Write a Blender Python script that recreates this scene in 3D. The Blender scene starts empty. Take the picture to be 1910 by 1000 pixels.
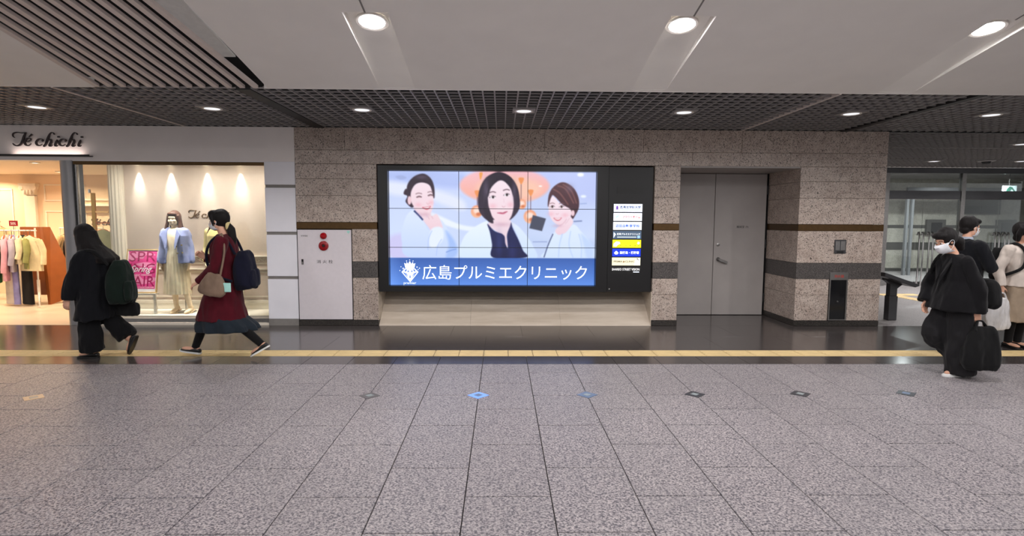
import bpy, bmesh, math, random
import numpy as np
from mathutils import Vector, Matrix
from mathutils import noise as mnoise

# ------------------------------------------------------------------ camera, world, exposure
scene = bpy.context.scene
COL = scene.collection
random.seed(7)

FOCAL_PX, PITCH, YAW, ROLL = 1047.7, 0.0852, -0.0187, 0.0046
cam_data = bpy.data.cameras.new('camera')
cam_data.sensor_fit = 'HORIZONTAL'
cam_data.sensor_width = 36.0
cam_data.lens = FOCAL_PX / 1910.0 * 36.0
cam_data.clip_start = 0.05
cam_data.clip_end = 200
cam = bpy.data.objects.new('camera', cam_data)
COL.objects.link(cam)
_f = Vector((-math.sin(YAW) * math.cos(PITCH), math.cos(YAW) * math.cos(PITCH), -math.sin(PITCH)))
_r = Vector((math.cos(YAW), math.sin(YAW), 0))
_u = _r.cross(_f)
_R = _r * math.cos(ROLL) + _u * math.sin(ROLL)
_U = _u * math.cos(ROLL) - _r * math.sin(ROLL)
cam.matrix_world = Matrix(((_R.x, _U.x, -_f.x, 0), (_R.y, _U.y, -_f.y, 0), (_R.z, _U.z, -_f.z, 1.6), (0, 0, 0, 1)))
scene.camera = cam

world = bpy.data.worlds.new('concourse_ambient')
scene.world = world
world.use_nodes = True
world.node_tree.nodes['Background'].inputs[0].default_value = (1.0, 0.97, 0.98, 1)
world.node_tree.nodes['Background'].inputs[1].default_value = 0.63

vs = scene.view_settings
vs.view_transform = 'Standard'
vs.look = 'None'
vs.exposure = 0.0
vs.gamma = 1.0
vs.use_curve_mapping = False

# main levels of the place (metres)
WALL_Y = 8.43            # front of the granite wall
GRID_Z = 2.944           # underside of the grid ceiling
EDGE_Y = 6.0             # lower edge of the sloped white ceiling
SLOPE = 0.20
def slope_z(y):
    return GRID_Z + SLOPE * (EDGE_Y - y)

# ------------------------------------------------------------------ materials
def srgb(r, g, b):
    def f(c):
        c = c / 255.0
        return c / 12.92 if c <= 0.04045 else ((c + 0.055) / 1.055) ** 2.4
    return (f(r), f(g), f(b), 1.0)

def new_mat(name):
    m = bpy.data.materials.new(name)
    m.use_nodes = True
    nt = m.node_tree
    return m, nt, nt.nodes['Principled BSDF']

def N(nt, typ, **kw):
    n = nt.nodes.new(typ)
    for k, v in kw.items():
        setattr(n, k, v)
    return n

def world_pos(nt):
    """world position, turned so that noise cells do not line up with the joints"""
    mp = N(nt, 'ShaderNodeMapping')
    mp.inputs['Rotation'].default_value = (0.5, 0.35, 0.7)
    nt.links.new(N(nt, 'ShaderNodeNewGeometry').outputs['Position'], mp.inputs['Vector'])
    return mp.outputs[0]

def ramp(nt, fac, stops, interp='LINEAR'):
    r = N(nt, 'ShaderNodeValToRGB')
    r.color_ramp.interpolation = interp
    e = r.color_ramp.elements
    while len(e) < len(stops):
        e.new(0.5)
    for i, (p, c) in enumerate(stops):
        e[i].position = p
        e[i].color = c if len(c) == 4 else (*c, 1)
    nt.links.new(fac, r.inputs[0])
    return r.outputs[0]

def mixc(nt, fac, a, b, typ='MIX'):
    n = N(nt, 'ShaderNodeMix', data_type='RGBA', blend_type=typ)
    for sock, v in ((n.inputs[0], fac), (n.inputs[6], a), (n.inputs[7], b)):
        if hasattr(v, 'links') or hasattr(v, 'is_linked'):
            nt.links.new(v, sock)
        else:
            sock.default_value = v
    return n.outputs[2]

def noise(nt, vec, scale, detail=2, rough=0.5):
    n = N(nt, 'ShaderNodeTexNoise')
    n.inputs['Scale'].default_value = scale
    n.inputs['Detail'].default_value = detail
    n.inputs['Roughness'].default_value = rough
    nt.links.new(vec, n.inputs['Vector'])
    return n.outputs[0]

def bump(nt, bsdf, h, strength, dist=0.01):
    b = N(nt, 'ShaderNodeBump')
    b.inputs['Strength'].default_value = strength
    b.inputs['Distance'].default_value = dist
    nt.links.new(h, b.inputs['Height'])
    nt.links.new(b.outputs[0], bsdf.inputs['Normal'])

def plain(name, rgb, rough=0.5, metal=0.0, var=0.05, scale=20.0, bmp=0.0, spec=0.5):
    """a colour with a faint procedural variation and optional fine relief"""
    m, nt, b = new_mat(name)
    c = srgb(*rgb)
    v = noise(nt, world_pos(nt), scale, 3)
    lo = tuple(x * (1 - var) for x in c[:3]) + (1,)
    hi = tuple(min(1, x * (1 + var)) for x in c[:3]) + (1,)
    nt.links.new(ramp(nt, v, [(0.3, lo), (0.7, hi)]), b.inputs['Base Color'])
    b.inputs['Roughness'].default_value = rough
    b.inputs['Metallic'].default_value = metal
    b.inputs['Specular IOR Level'].default_value = spec
    if bmp:
        bump(nt, b, noise(nt, world_pos(nt), scale * 4, 3), bmp)
    return m

def cloth(name, rgb, weave=350.0, var=0.16, rough=0.9, folds=0.25):
    m, nt, b = new_mat(name)
    c = srgb(*rgb)
    tc = N(nt, 'ShaderNodeTexCoord').outputs['Object']
    v = noise(nt, tc, 7, 4)
    lo = tuple(x * (1 - var) for x in c[:3]) + (1,)
    hi = tuple(min(1, x * (1 + var)) for x in c[:3]) + (1,)
    nt.links.new(ramp(nt, v, [(0.3, lo), (0.7, hi)]), b.inputs['Base Color'])
    b.inputs['Roughness'].default_value = rough
    b.inputs['Specular IOR Level'].default_value = 0.2
    b.inputs['Sheen Weight'].default_value = 0.08
    mp = N(nt, 'ShaderNodeMapping')
    mp.inputs['Scale'].default_value = (1, 1, 0.35)
    nt.links.new(tc, mp.inputs['Vector'])
    bump(nt, b, noise(nt, mp.outputs[0], 16, 3), folds, 0.03)
    return m

def glow(name, rgb, strength):
    m, nt, b = new_mat(name)
    b.inputs['Base Color'].default_value = srgb(*rgb)
    b.inputs['Emission Color'].default_value = srgb(*rgb)
    b.inputs['Emission Strength'].default_value = strength
    return m

def granite(name, base, dark, light, scale, dark_amt=0.37, rough=0.3, light_amt=0.58, per_piece=0.06):
    m, nt, b = new_mat(name)
    p = world_pos(nt)
    grain = noise(nt, p, scale * 1.25, 3.0, 0.68)
    col = ramp(nt, grain, [(dark_amt + 0.03, srgb(*dark)), (dark_amt + 0.115, srgb(*base)), (light_amt - 0.05, srgb(*base)), (light_amt + 0.04, srgb(*light))])
    fine = noise(nt, p, scale * 3.2, 2)
    col = mixc(nt, 0.35, col, ramp(nt, fine, [(0.35, srgb(*dark)), (0.6, srgb(*light))]), 'OVERLAY')
    oi = N(nt, 'ShaderNodeObjectInfo')
    pv = ramp(nt, oi.outputs['Random'], [(0, (1 - per_piece,) * 3), (1, (1 + per_piece * 0.6,) * 3)])
    col = mixc(nt, 1.0, col, pv, 'MULTIPLY')
    nt.links.new(col, b.inputs['Base Color'])
    b.inputs['Roughness'].default_value = rough
    b.inputs['Specular IOR Level'].default_value = 0.6 if rough < 0.25 else 0.4
    return m

def speckle_granite(name, base, light, dark, scale=26.0, amount=0.52, rough=0.28):
    """pale granite with dark wormy specks"""
    m, nt, b = new_mat(name)
    p = world_pos(nt)
    s2 = noise(nt, p, scale * 0.31, 2)
    blotch = ramp(nt, s2, [(0.35, srgb(*base)), (0.65, srgb(*light))])
    # dark mica flakes: thresholded noise, thinned out in places by a coarser one
    s1 = noise(nt, p, scale * 1.9, 1.0, 0.5)
    rid = N(nt, 'ShaderNodeMath', operation='SUBTRACT')
    nt.links.new(s1, rid.inputs[0])
    rid.inputs[1].default_value = amount
    ab = N(nt, 'ShaderNodeMath', operation='ABSOLUTE')
    nt.links.new(rid.outputs[0], ab.inputs[0])
    fleck = ramp(nt, ab.outputs[0], [(0.020, (1, 1, 1)), (0.048, (0, 0, 0))])
    gate = ramp(nt, noise(nt, p, scale * 2.1, 1), [(0.47, (0, 0, 0)), (0.55, (1, 1, 1))])
    fac = mixc(nt, 1.0, fleck, gate, 'MULTIPLY')
    s3 = noise(nt, p, scale * 3.0, 2)
    dots = ramp(nt, s3, [(0.63, (0, 0, 0)), (0.68, (0.8, 0.8, 0.8))])
    fac = mixc(nt, 1.0, fac, dots, 'LIGHTEN')
    tone = ramp(nt, noise(nt, p, scale * 1.4, 1), [(0.35, srgb(base[0] - 22, base[1] - 24, base[2] - 26)), (0.5, (1, 1, 1)), (1, (1, 1, 1))])
    col = mixc(nt, 0.25, blotch, tone, 'MULTIPLY')
    col = mixc(nt, fac, col, srgb(*dark))
    oi = N(nt, 'ShaderNodeObjectInfo')
    pv = ramp(nt, oi.outputs['Random'], [(0, (0.94,) * 3), (1, (1.03,) * 3)])
    nt.links.new(mixc(nt, 1.0, col, pv, 'MULTIPLY'), b.inputs['Base Color'])
    b.inputs['Roughness'].default_value = rough
    return m

def marble(name, a, bcol, rough=0.35):
    m, nt, b = new_mat(name)
    mp = N(nt, 'ShaderNodeMapping')
    mp.inputs['Scale'].default_value = (0.7, 2, 7)
    nt.links.new(N(nt, 'ShaderNodeNewGeometry').outputs['Position'], mp.inputs['Vector'])
    v = noise(nt, mp.outputs[0], 2.2, 6, 0.6)
    nt.links.new(ramp(nt, v, [(0.3, srgb(*a)), (0.7, srgb(*bcol))]), b.inputs['Base Color'])
    b.inputs['Roughness'].default_value = rough
    return m

def glass_mat(name, tint=(235, 240, 240), refl=0.9):
    m, nt, b = new_mat(name)
    nt.nodes.remove(b)
    out = nt.nodes['Material Output']
    tr = N(nt, 'ShaderNodeBsdfTransparent')
    tr.inputs[0].default_value = srgb(*tint)
    gl = N(nt, 'ShaderNodeBsdfGlossy')
    gl.inputs['Roughness'].default_value = 0.02
    gl.inputs[0].default_value = (refl, refl, refl, 1)
    fr = N(nt, 'ShaderNodeFresnel')
    fr.inputs[0].default_value = 1.45
    mx = N(nt, 'ShaderNodeMixShader')
    nt.links.new(fr.outputs[0], mx.inputs[0])
    nt.links.new(tr.outputs[0], mx.inputs[1])
    nt.links.new(gl.outputs[0], mx.inputs[2])
    nt.links.new(mx.outputs[0], out.inputs['Surface'])
    return m

M = {}
M['wall_granite'] = speckle_granite('pink_speckled_granite', (184, 167, 156), (202, 187, 176), (44, 40, 38), scale=24.0, amount=0.50)
M['band_granite'] = granite('grey_band_granite', (98, 94, 93), (58, 55, 55), (128, 122, 118), 70, rough=0.3)
M['base_granite'] = granite('dark_base_granite', (62, 58, 55), (36, 34, 33), (98, 92, 86), 70, rough=0.3)
M['bronze'] = plain('bronze_strip', (88, 66, 38), 0.35, 0.7, 0.1)
M['tile'] = granite('light_grey_floor_granite', (160, 155, 157), (96, 94, 101), (190, 184, 183), 62, dark_amt=0.385, rough=0.42, per_piece=0.035)
M['tile_dark'] = granite('dark_floor_granite', (88, 82, 81), (58, 54, 53), (106, 99, 97), 80, rough=0.17, per_piece=0.04)
M['grout'] = plain('dark_grout', (62, 60, 62), 0.9)
M['tactile'] = plain('yellow_tactile_paving', (212, 186, 134), 0.6, var=0.07, scale=6)
M['lobby_tile'] = granite('lobby_floor_granite', (168, 164, 164), (128, 126, 128), (192, 188, 186), 60, rough=0.35)
M['white_ceiling'] = plain('white_ceiling_panel', (244, 241, 235), 0.85, var=0.02, scale=3)
M['ceiling_slat'] = plain('beige_ceiling_slat', (222, 210, 202), 0.7, var=0.03)
M['ceiling_gap'] = plain('dark_ceiling_void', (12, 12, 12), 0.95)
M['ceiling_grey'] = plain('grey_ceiling_strip', (215, 215, 210), 0.8)
M['grid_bar'] = plain('grey_grid_bar', (150, 146, 144), 0.5, 0.0)
M['beam'] = plain('black_ceiling_beam', (30, 29, 29), 0.6)
M['black_frame'] = plain('black_display_frame', (15, 15, 17), 0.3)
M['black'] = plain('black_plastic', (16, 16, 17), 0.4)
M['steel'] = plain('brushed_steel', (150, 148, 146), 0.32, 0.9, 0.08)
M['chrome'] = plain('chrome', (215, 215, 215), 0.12, 1.0, 0.02)
M['dark_steel'] = plain('dark_steel_post', (92, 92, 94), 0.35, 0.8, 0.08, 3)
M['post_steel'] = plain('satin_steel_post', (150, 149, 150), 0.38, 0.55, 0.06, 3)
M['light_steel'] = plain('light_satin_steel', (142, 144, 147), 0.4, 0.3, 0.04)
M['fascia'] = plain('light_grey_fascia', (240, 233, 230), 0.6, var=0.02, scale=4)
M['white_panel'] = plain('white_wall_panel', (242, 241, 248), 0.5, var=0.02, scale=4)
M['panel_gap'] = plain('grey_panel_groove', (132, 128, 124), 0.6)
M['cabinet'] = plain('pale_lilac_cabinet_paint', (226, 219, 224), 0.45, var=0.02)
M['door'] = plain('grey_steel_door_paint', (162, 156, 153), 0.45, var=0.05, scale=2.5)
M['red'] = plain('red_plastic', (150, 18, 28), 0.25)
M['red_lens'] = plain('red_lamp_lens', (170, 10, 22), 0.1)
M['ink'] = plain('dark_print', (48, 46, 48), 0.6)
M['ink_red'] = plain('red_print', (196, 60, 46), 0.6)
M['mint'] = plain('mint_sticker', (170, 225, 215), 0.5)
M['marble'] = marble('beige_marble', (194, 179, 161), (216, 203, 187))
M['cream_wall'] = plain('cream_shop_wall', (240, 214, 184), 0.75, var=0.02, scale=2)
M['shop_ceiling'] = plain('cream_shop_ceiling', (238, 224, 206), 0.8, var=0.02)
M['shop_floor'] = plain('cream_shop_floor', (212, 198, 178), 0.3, var=0.04, scale=2)
M['window_white'] = plain('warm_white_joinery', (238, 229, 214), 0.6, var=0.02)
M['display_wall'] = plain('warm_grey_display_wall', (220, 203, 191), 0.7, var=0.02)
M['wood'] = plain('reddish_brown_wood', (150, 84, 38), 0.45, var=0.15, scale=3)
M['pale_wood'] = plain('pale_wood_frame', (206, 172, 122), 0.5, var=0.08)
M['brass'] = plain('brass', (190, 145, 62), 0.3, 0.85)
M['white_metal'] = plain('white_painted_metal', (232, 226, 216), 0.4)
M['glass'] = glass_mat('clear_window_glass')
M['dark_glass'] = glass_mat('grey_door_glass', (214, 220, 220))
M['far_wall'] = speckle_granite('far_lobby_granite', (190, 186, 174), (204, 200, 188), (150, 146, 136), 22, 0.6)
M['far_band'] = plain('dark_far_band', (72, 70, 66), 0.5)
M['screen_off'] = plain('dark_screen', (16, 17, 20), 0.12)
M['skin'] = plain('skin', (214, 164, 138), 0.55, var=0.04, scale=12)
M['mannequin_skin'] = plain('cream_mannequin_finish', (248, 224, 192), 0.5, var=0.02)
M['hair_black'] = cloth('black_hair', (18, 14, 14), 300, 0.3, 0.62, 0.5)
M['hair_brown'] = cloth('brown_hair', (72, 44, 34), 300, 0.3, 0.45, 0.5)
M['mask'] = cloth('white_face_mask', (226, 228, 232), folds=0.1)
M['eye'] = plain('dark_eye', (28, 20, 18), 0.2)
M['lip'] = plain('lip', (178, 92, 88), 0.5)
M['navy_coat'] = cloth('black_navy_coat_cloth', (14, 15, 20))
M['black_trouser'] = cloth('black_trouser_cloth', (13, 13, 16))
M['charcoal_trouser'] = cloth('charcoal_trouser_cloth', (30, 29, 31))
M['black_coat'] = cloth('black_jacket_cloth', (13, 12, 15))
M['red_knit'] = cloth('dark_red_knit', (74, 9, 23))
M['tulle'] = cloth('dark_teal_tulle', (30, 38, 46))
M['tights'] = cloth('black_tights', (18, 17, 18), folds=0.05)
M['green_bag'] = cloth('dark_green_bag_cloth', (13, 26, 20))
M['navy_bag'] = cloth('navy_backpack_cloth', (14, 15, 34))
M['beige_bag'] = cloth('taupe_bag_leather', (122, 101, 85), rough=0.6)
M['black_bag'] = cloth('black_bag_cloth', (18, 18, 19))
M['white_bag'] = cloth('white_plastic_bag', (214, 212, 212), rough=0.35, folds=0.9)
M['cream_jacket'] = cloth('cream_jacket_cloth', (206, 194, 184))
M['beige_skirt'] = cloth('beige_skirt_cloth', (160, 142, 122))
M['suit'] = cloth('dark_navy_suit', (16, 17, 22))
M['white_shirt'] = cloth('pale_blue_shirt', (176, 184, 198))
M['shoe_black'] = plain('black_shoe', (18, 17, 18), 0.4)
M['shoe_white'] = plain('white_sneaker', (226, 226, 224), 0.6)
M['scrunchie'] = cloth('yellow_cream_scrunchie', (214, 196, 142))
M['blazer'] = cloth('lavender_blue_blazer', (138, 146, 190))
M['dress'] = cloth('cream_pleated_dress', (250, 226, 196), folds=0.4)
M['yellow_top'] = cloth('pale_yellow_top', (226, 204, 140))
M['gold'] = plain('gold_button', (216, 190, 130), 0.25, 0.9)

# ------------------------------------------------------------------ mesh building
def catmull(pts, n=8, closed=False):
    P = [np.array(p, float) for p in pts]
    out = []
    L = len(P)
    rng = range(L) if closed else range(L - 1)
    for i in rng:
        if closed:
            a, b, c, d = P[i - 1], P[i], P[(i + 1) % L], P[(i + 2) % L]
        else:
            a, b, c, d = P[max(i - 1, 0)], P[i], P[i + 1], P[min(i + 2, L - 1)]
        for k in range(n):
            t = k / n
            out.append(0.5 * ((2 * b) + (-a + c) * t + (2 * a - 5 * b + 4 * c - d) * t * t + (-a + 3 * b - 3 * c + d) * t ** 3))
    if not closed:
        out.append(P[-1])
    return out

class MB:
    def __init__(s):
        s.v = []
        s.f = []
    def add(s, verts, faces):
        o = len(s.v)
        s.v.extend([tuple(map(float, p)) for p in verts])
        s.f.extend([tuple(i + o for i in f) for f in faces])
        return s
    def box(s, x0, x1, y0, y1, z0, z1):
        return s.add([(x0, y0, z0), (x1, y0, z0), (x1, y1, z0), (x0, y1, z0), (x0, y0, z1), (x1, y0, z1), (x1, y1, z1), (x0, y1, z1)],
                     [(0, 3, 2, 1), (4, 5, 6, 7), (0, 1, 5, 4), (1, 2, 6, 5), (2, 3, 7, 6), (3, 0, 4, 7)])
    def hexa(s, lo, hi):
        """eight corners: four below, four above, both counter-clockwise from above"""
        return s.add(list(lo) + list(hi), [(3, 2, 1, 0), (4, 5, 6, 7), (0, 1, 5, 4), (1, 2, 6, 5), (2, 3, 7, 6), (3, 0, 4, 7)])
    def prism(s, poly, axis, c0, c1):
        """polygon in the two other axes (in x,y,z order) swept along axis"""
        n = len(poly)
        def put(a, b, c):
            return {'x': (c, a, b), 'y': (a, c, b), 'z': (a, b, c)}[axis]
        vs_ = [put(a, b, c0) for a, b in poly] + [put(a, b, c1) for a, b in poly]
        fs = [tuple(range(n)), tuple(range(2 * n - 1, n - 1, -1))] + [(i, i + n, (i + 1) % n + n, (i + 1) % n) for i in range(n)]
        return s.add(vs_, fs)
    def loft(s, rings, caps=True):
        n = len(rings[0])
        vs_ = [p for r in rings for p in r]
        fs = []
        for k in range(len(rings) - 1):
            for i in range(n):
                j = (i + 1) % n
                fs.append((k * n + i, k * n + j, (k + 1) * n + j, (k + 1) * n + i))
        if caps:
            fs.append(tuple(range(n - 1, -1, -1)))
            fs.append(tuple(range((len(rings) - 1) * n, len(rings) * n)))
        return s.add(vs_, fs)
    def tube(s, path, r, n=10):
        path = [Vector(p) for p in path]
        rs = r if isinstance(r, (list, tuple)) else [r] * len(path)
        rings = []
        up = None
        for i, p in enumerate(path):
            t = (path[min(i + 1, len(path) - 1)] - path[max(i - 1, 0)])
            if t.length < 1e-9:
                t = Vector((0, 0, 1))
            t.normalize()
            if up is None:
                up = Vector((0, 0, 1)) if abs(t.z) < 0.9 else Vector((0, 1, 0))
            a = t.cross(up)
            if a.length < 1e-6:
                a = t.cross(Vector((1, 0, 0)))
            a.normalize()
            b = a.cross(t).normalized()
            up = b
            rings.append([p + (a * math.cos(q) + b * math.sin(q)) * rs[i] for q in [2 * math.pi * k / n for k in range(n)]])
        return s.loft(rings)
    def cyl(s, p0, p1, r, n=20, r1=None):
        return s.tube([p0, p1], [r, r if r1 is None else r1], n)
    def ell(s, c, r, n=16, m=10, rot=None):
        c = Vector(c)
        vs_ = []
        for i in range(m + 1):
            th = math.pi * i / m
            for k in range(n):
                ph = 2 * math.pi * k / n
                p = Vector((r[0] * math.sin(th) * math.cos(ph), r[1] * math.sin(th) * math.sin(ph), r[2] * math.cos(th)))
                if rot is not None:
                    p = rot @ p
                vs_.append(c + p)
        fs = []
        for i in range(m):
            for k in range(n):
                a, b = i * n + k, i * n + (k + 1) % n
                if i == 0:
                    fs.append((a, a + n, b + n))
                elif i == m - 1:
                    fs.append((a, a + n, b))
                else:
                    fs.append((a, a + n, b + n, b))
        return s.add(vs_, fs)
    def cap(s, p0, r0, p1, r1, n=12):
        """tapered capsule"""
        p0, p1 = Vector(p0), Vector(p1)
        d = p1 - p0
        L = d.length
        if L < 1e-6:
            return s.ell(p0, (r0,) * 3)
        d.normalize()
        path, rad = [], []
        for a in (80, 55, 28):
            q = math.radians(a)
            path.append(p0 - d * r0 * math.sin(q)); rad.append(r0 * math.cos(q))
        path.append(p0); rad.append(r0)
        path.append(p1); rad.append(r1)
        for a in (28, 55, 80):
            q = math.radians(a)
            path.append(p1 + d * r1 * math.sin(q)); rad.append(r1 * math.cos(q))
        return s.tube(path, rad, n)
    def chain(s, pts, rads):
        for i in range(len(pts) - 1):
            s.cap(pts[i], rads[i], pts[i + 1], rads[i + 1])
        return s
    def lathe(s, c, prof, axis='z', n=24):
        """profile of (radius, height) turned about an axis through c"""
        rings = []
        for r, h in prof:
            ring = []
            for k in range(n):
                q = 2 * math.pi * k / n
                a, b = r * math.cos(q), r * math.sin(q)
                ring.append({'z': (c[0] + a, c[1] + b, c[2] + h), 'y': (c[0] + a, c[1] + h, c[2] + b), 'x': (c[0] + h, c[1] + a, c[2] + b)}[axis])
            rings.append(ring)
        return s.loft(rings)
    def shift(s, d):
        s.v = [(a + d[0], b + d[1], c + d[2]) for a, b, c in s.v]
        return s
    def build(s, name, mat, parent=None, origin=None, bevel=0, smooth=False, voxel=0, relax=4, folds=0.0):
        return make(name, s.v, s.f, mat, parent, origin, bevel, smooth, voxel, relax, folds)

def abs_loc(o):
    v = Vector((0, 0, 0))
    while o is not None:
        v += o.location
        o = o.parent
    return v

def make(name, verts, faces, mat, parent=None, origin=None, bevel=0, smooth=False, voxel=0, relax=4, folds=0.0):
    V = np.array(verts, float)
    if parent is not None:
        off = np.array(abs_loc(parent))
        loc = (0, 0, 0)
    else:
        if origin is None:
            lo, hi = V.min(0), V.max(0)
            origin = ((lo[0] + hi[0]) / 2, (lo[1] + hi[1]) / 2, lo[2])
        off = np.array(origin)
        loc = origin
    me = bpy.data.meshes.new(name)
    me.from_pydata((V - off).tolist(), [], faces)
    bm = bmesh.new()
    bm.from_mesh(me)
    bmesh.ops.recalc_face_normals(bm, faces=bm.faces)
    if bevel:
        es = [e for e in bm.edges if len(e.link_faces) == 2 and e.calc_face_angle(0) > 0.5]
        bmesh.ops.bevel(bm, geom=es, offset=bevel, segments=2 if bevel > 0.004 else 1, affect='EDGES', profile=0.6, clamp_overlap=True)
    bm.to_mesh(me)
    bm.free()
    if voxel:
        t = bpy.data.objects.new('t', me)
        COL.objects.link(t)
        r = t.modifiers.new('r', 'REMESH')
        r.mode = 'VOXEL'
        r.voxel_size = voxel
        if relax:
            sm = t.modifiers.new('s', 'SMOOTH')
            sm.factor = 0.5
            sm.iterations = relax
        dg = bpy.context.evaluated_depsgraph_get()
        me2 = bpy.data.meshes.new_from_object(t.evaluated_get(dg))
        bpy.data.objects.remove(t)
        bpy.data.meshes.remove(me)
        me = me2
        me.name = name
        smooth = True
        if folds:
            # cloth folds: shallow ridges that run mostly downwards
            nv = len(me.vertices)
            co = np.zeros(nv * 3); nr = np.zeros(nv * 3)
            me.vertices.foreach_get('co', co)
            me.vertices.foreach_get('normal', nr)
            co = co.reshape(-1, 3); nr = nr.reshape(-1, 3)
            sd = (len(me.vertices) % 97) * 0.37
            hgt = np.array([mnoise.noise((p[0] * 11 + sd, p[1] * 11, p[2] * 3.2 + p[0] * 2.0)) + 0.5 * mnoise.noise((p[0] * 24, p[1] * 24 + sd, p[2] * 9)) for p in co.tolist()])
            co += nr * (hgt * folds)[:, None]
            me.vertices.foreach_set('co', co.reshape(-1))
            me.update()
    if smooth:
        me.polygons.foreach_set('use_smooth', [True] * len(me.polygons))
        if not voxel:
            try:
                me.set_sharp_from_angle(angle=math.radians(40))
            except Exception:
                pass
    me.materials.clear()
    if mat is not None:
        me.materials.append(M[mat] if isinstance(mat, str) else mat)
    o = bpy.data.objects.new(name, me)
    COL.objects.link(o)
    o.location = loc
    o.parent = parent
    return o

def thing(name, label, cat, loc, group=None):
    o = bpy.data.objects.new(name, None)
    COL.objects.link(o)
    o.location = loc
    o.empty_display_size = 0.1
    o['label'] = label
    o['category'] = cat
    if group:
        o['group'] = group
    return o

def tag(o, label, cat, group=None):
    o['label'] = label
    o['category'] = cat
    if group:
        o['group'] = group
    return o

def struct(o, label=None):
    o['kind'] = 'structure'
    if label:
        o['label'] = label
    return o

def copy_tree(o, parent=None, delta=None):
    c = o.copy()
    COL.objects.link(c)
    c.parent = parent
    if delta is not None:
        c.location = Vector(o.location) + Vector(delta)
    for ch in list(o.children):
        copy_tree(ch, c)
    return c

def piece(name, src, parent, loc):
    """a piece that shares the mesh of src"""
    o = bpy.data.objects.new(name, src)
    COL.objects.link(o)
    o.parent = parent
    o.location = Vector(loc) - abs_loc(parent)
    return o

def box_mesh(name, dx, dy, dz, mat, bevel=0.003):
    """a bevelled slab: x,y centred, top at z = 0"""
    bm = bmesh.new()
    bmesh.ops.create_cube(bm, size=1)
    for v in bm.verts:
        v.co = Vector((v.co.x * dx, v.co.y * dy, (v.co.z - 0.5) * dz))
    if bevel:
        top = [e for e in bm.edges if all(abs(v.co.z) < 1e-6 for v in e.verts)]
        bmesh.ops.bevel(bm, geom=top, offset=bevel, segments=1, affect='EDGES')
    me = bpy.data.meshes.new(name)
    bm.to_mesh(me)
    bm.free()
    me.materials.append(M[mat])
    return me

def text(name, body, mat, parent, x, y, z, width=None, height=None, depth=0.004, shear=0.0, align='CENTER', bold=0.0, space=1.0, rotx=None):
    """lettering standing in the xz plane, its face towards -y, centred on (x, z)"""
    c = bpy.data.curves.new(name, 'FONT')
    c.body = body
    c.size = 1.0
    c.shear = shear
    c.offset = bold
    c.space_character = space
    c.resolution_u = 2
    t = bpy.data.objects.new('t', c)
    COL.objects.link(t)
    dg = bpy.context.evaluated_depsgraph_get()
    me = bpy.data.meshes.new_from_object(t.evaluated_get(dg))
    bpy.data.objects.remove(t)
    bpy.data.curves.remove(c)
    n = len(me.vertices)
    co = np.zeros(n * 3)
    me.vertices.foreach_get('co', co)
    co = co.reshape(-1, 3)
    lo, hi = co.min(0), co.max(0)
    w, h = hi[0] - lo[0], hi[1] - lo[1]
    sx = width / w if width else None
    sy = height / h if height else None
    sx = sx or sy
    sy = sy or sx
    fs = [tuple(p.vertices) for p in me.polygons]
    bpy.data.meshes.remove(me)
    P = [((a - (lo[0] + hi[0]) / 2) * sx + x, y, (b - (lo[1] + hi[1]) / 2) * sy + z) for a, b, _ in co]
    me = bpy.data.meshes.new(name)
    off = np.array(abs_loc(parent))
    me.from_pydata((np.array(P) - off).tolist(), [], fs)
    bm = bmesh.new()
    bm.from_mesh(me)
    bmesh.ops.remove_doubles(bm, verts=bm.verts, dist=1e-6)
    if depth > 0:
        r = bmesh.ops.extrude_face_region(bm, geom=list(bm.faces))
        bmesh.ops.translate(bm, vec=(0, -depth, 0), verts=[e for e in r['geom'] if isinstance(e, bmesh.types.BMVert)])
    bmesh.ops.recalc_face_normals(bm, faces=bm.faces)
    bm.to_mesh(me)
    bm.free()
    me.materials.append(M[mat] if isinstance(mat, str) else mat)
    o = bpy.data.objects.new(name, me)
    COL.objects.link(o)
    o.parent = parent
    return o

def brush(mb, pts, x0, z0, sc, y, depth):
    """a pen stroke of changing width: pts are (u, v, w) with v downwards"""
    P = catmull(pts, 7)
    L, R = [], []
    for i, p in enumerate(P):
        a, b = P[max(i - 1, 0)], P[min(i + 1, len(P) - 1)]
        d = np.array([b[0] - a[0], b[1] - a[1]])
        d /= (np.linalg.norm(d) + 1e-9)
        nrm = np.array([-d[1], d[0]])
        w = max(p[2], 2) / 2
        L.append(p[:2] + nrm * w)
        R.append(p[:2] - nrm * w)
    to = lambda q, yy: (x0 + q[0] * sc, yy, z0 - q[1] * sc)
    rings = [[to(l, y), to(r, y), to(r, y - depth), to(l, y - depth)] for l, r in zip(L, R)]
    mb.loft(rings)

# ------------------------------------------------------------------ floor
TW, TL, TX0, TY0 = 0.5, 0.757, -0.208, 4.652
BAND_Y, YEL0, YEL1 = 6.149, 6.510, 6.814
fb = MB()
fb.box(-14, 19, -8, 20, -0.16, -0.012)
floor = struct(fb.build('floor', 'grout', origin=(0, 0, -0.16)), 'grey granite concourse floor')
# plain stretch behind the photographer, same stone
piece('floor_slab', box_mesh('floor_slab', 14, 9.2, 0.012, 'tile', 0), floor, (0, -3.4, 0))

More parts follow.
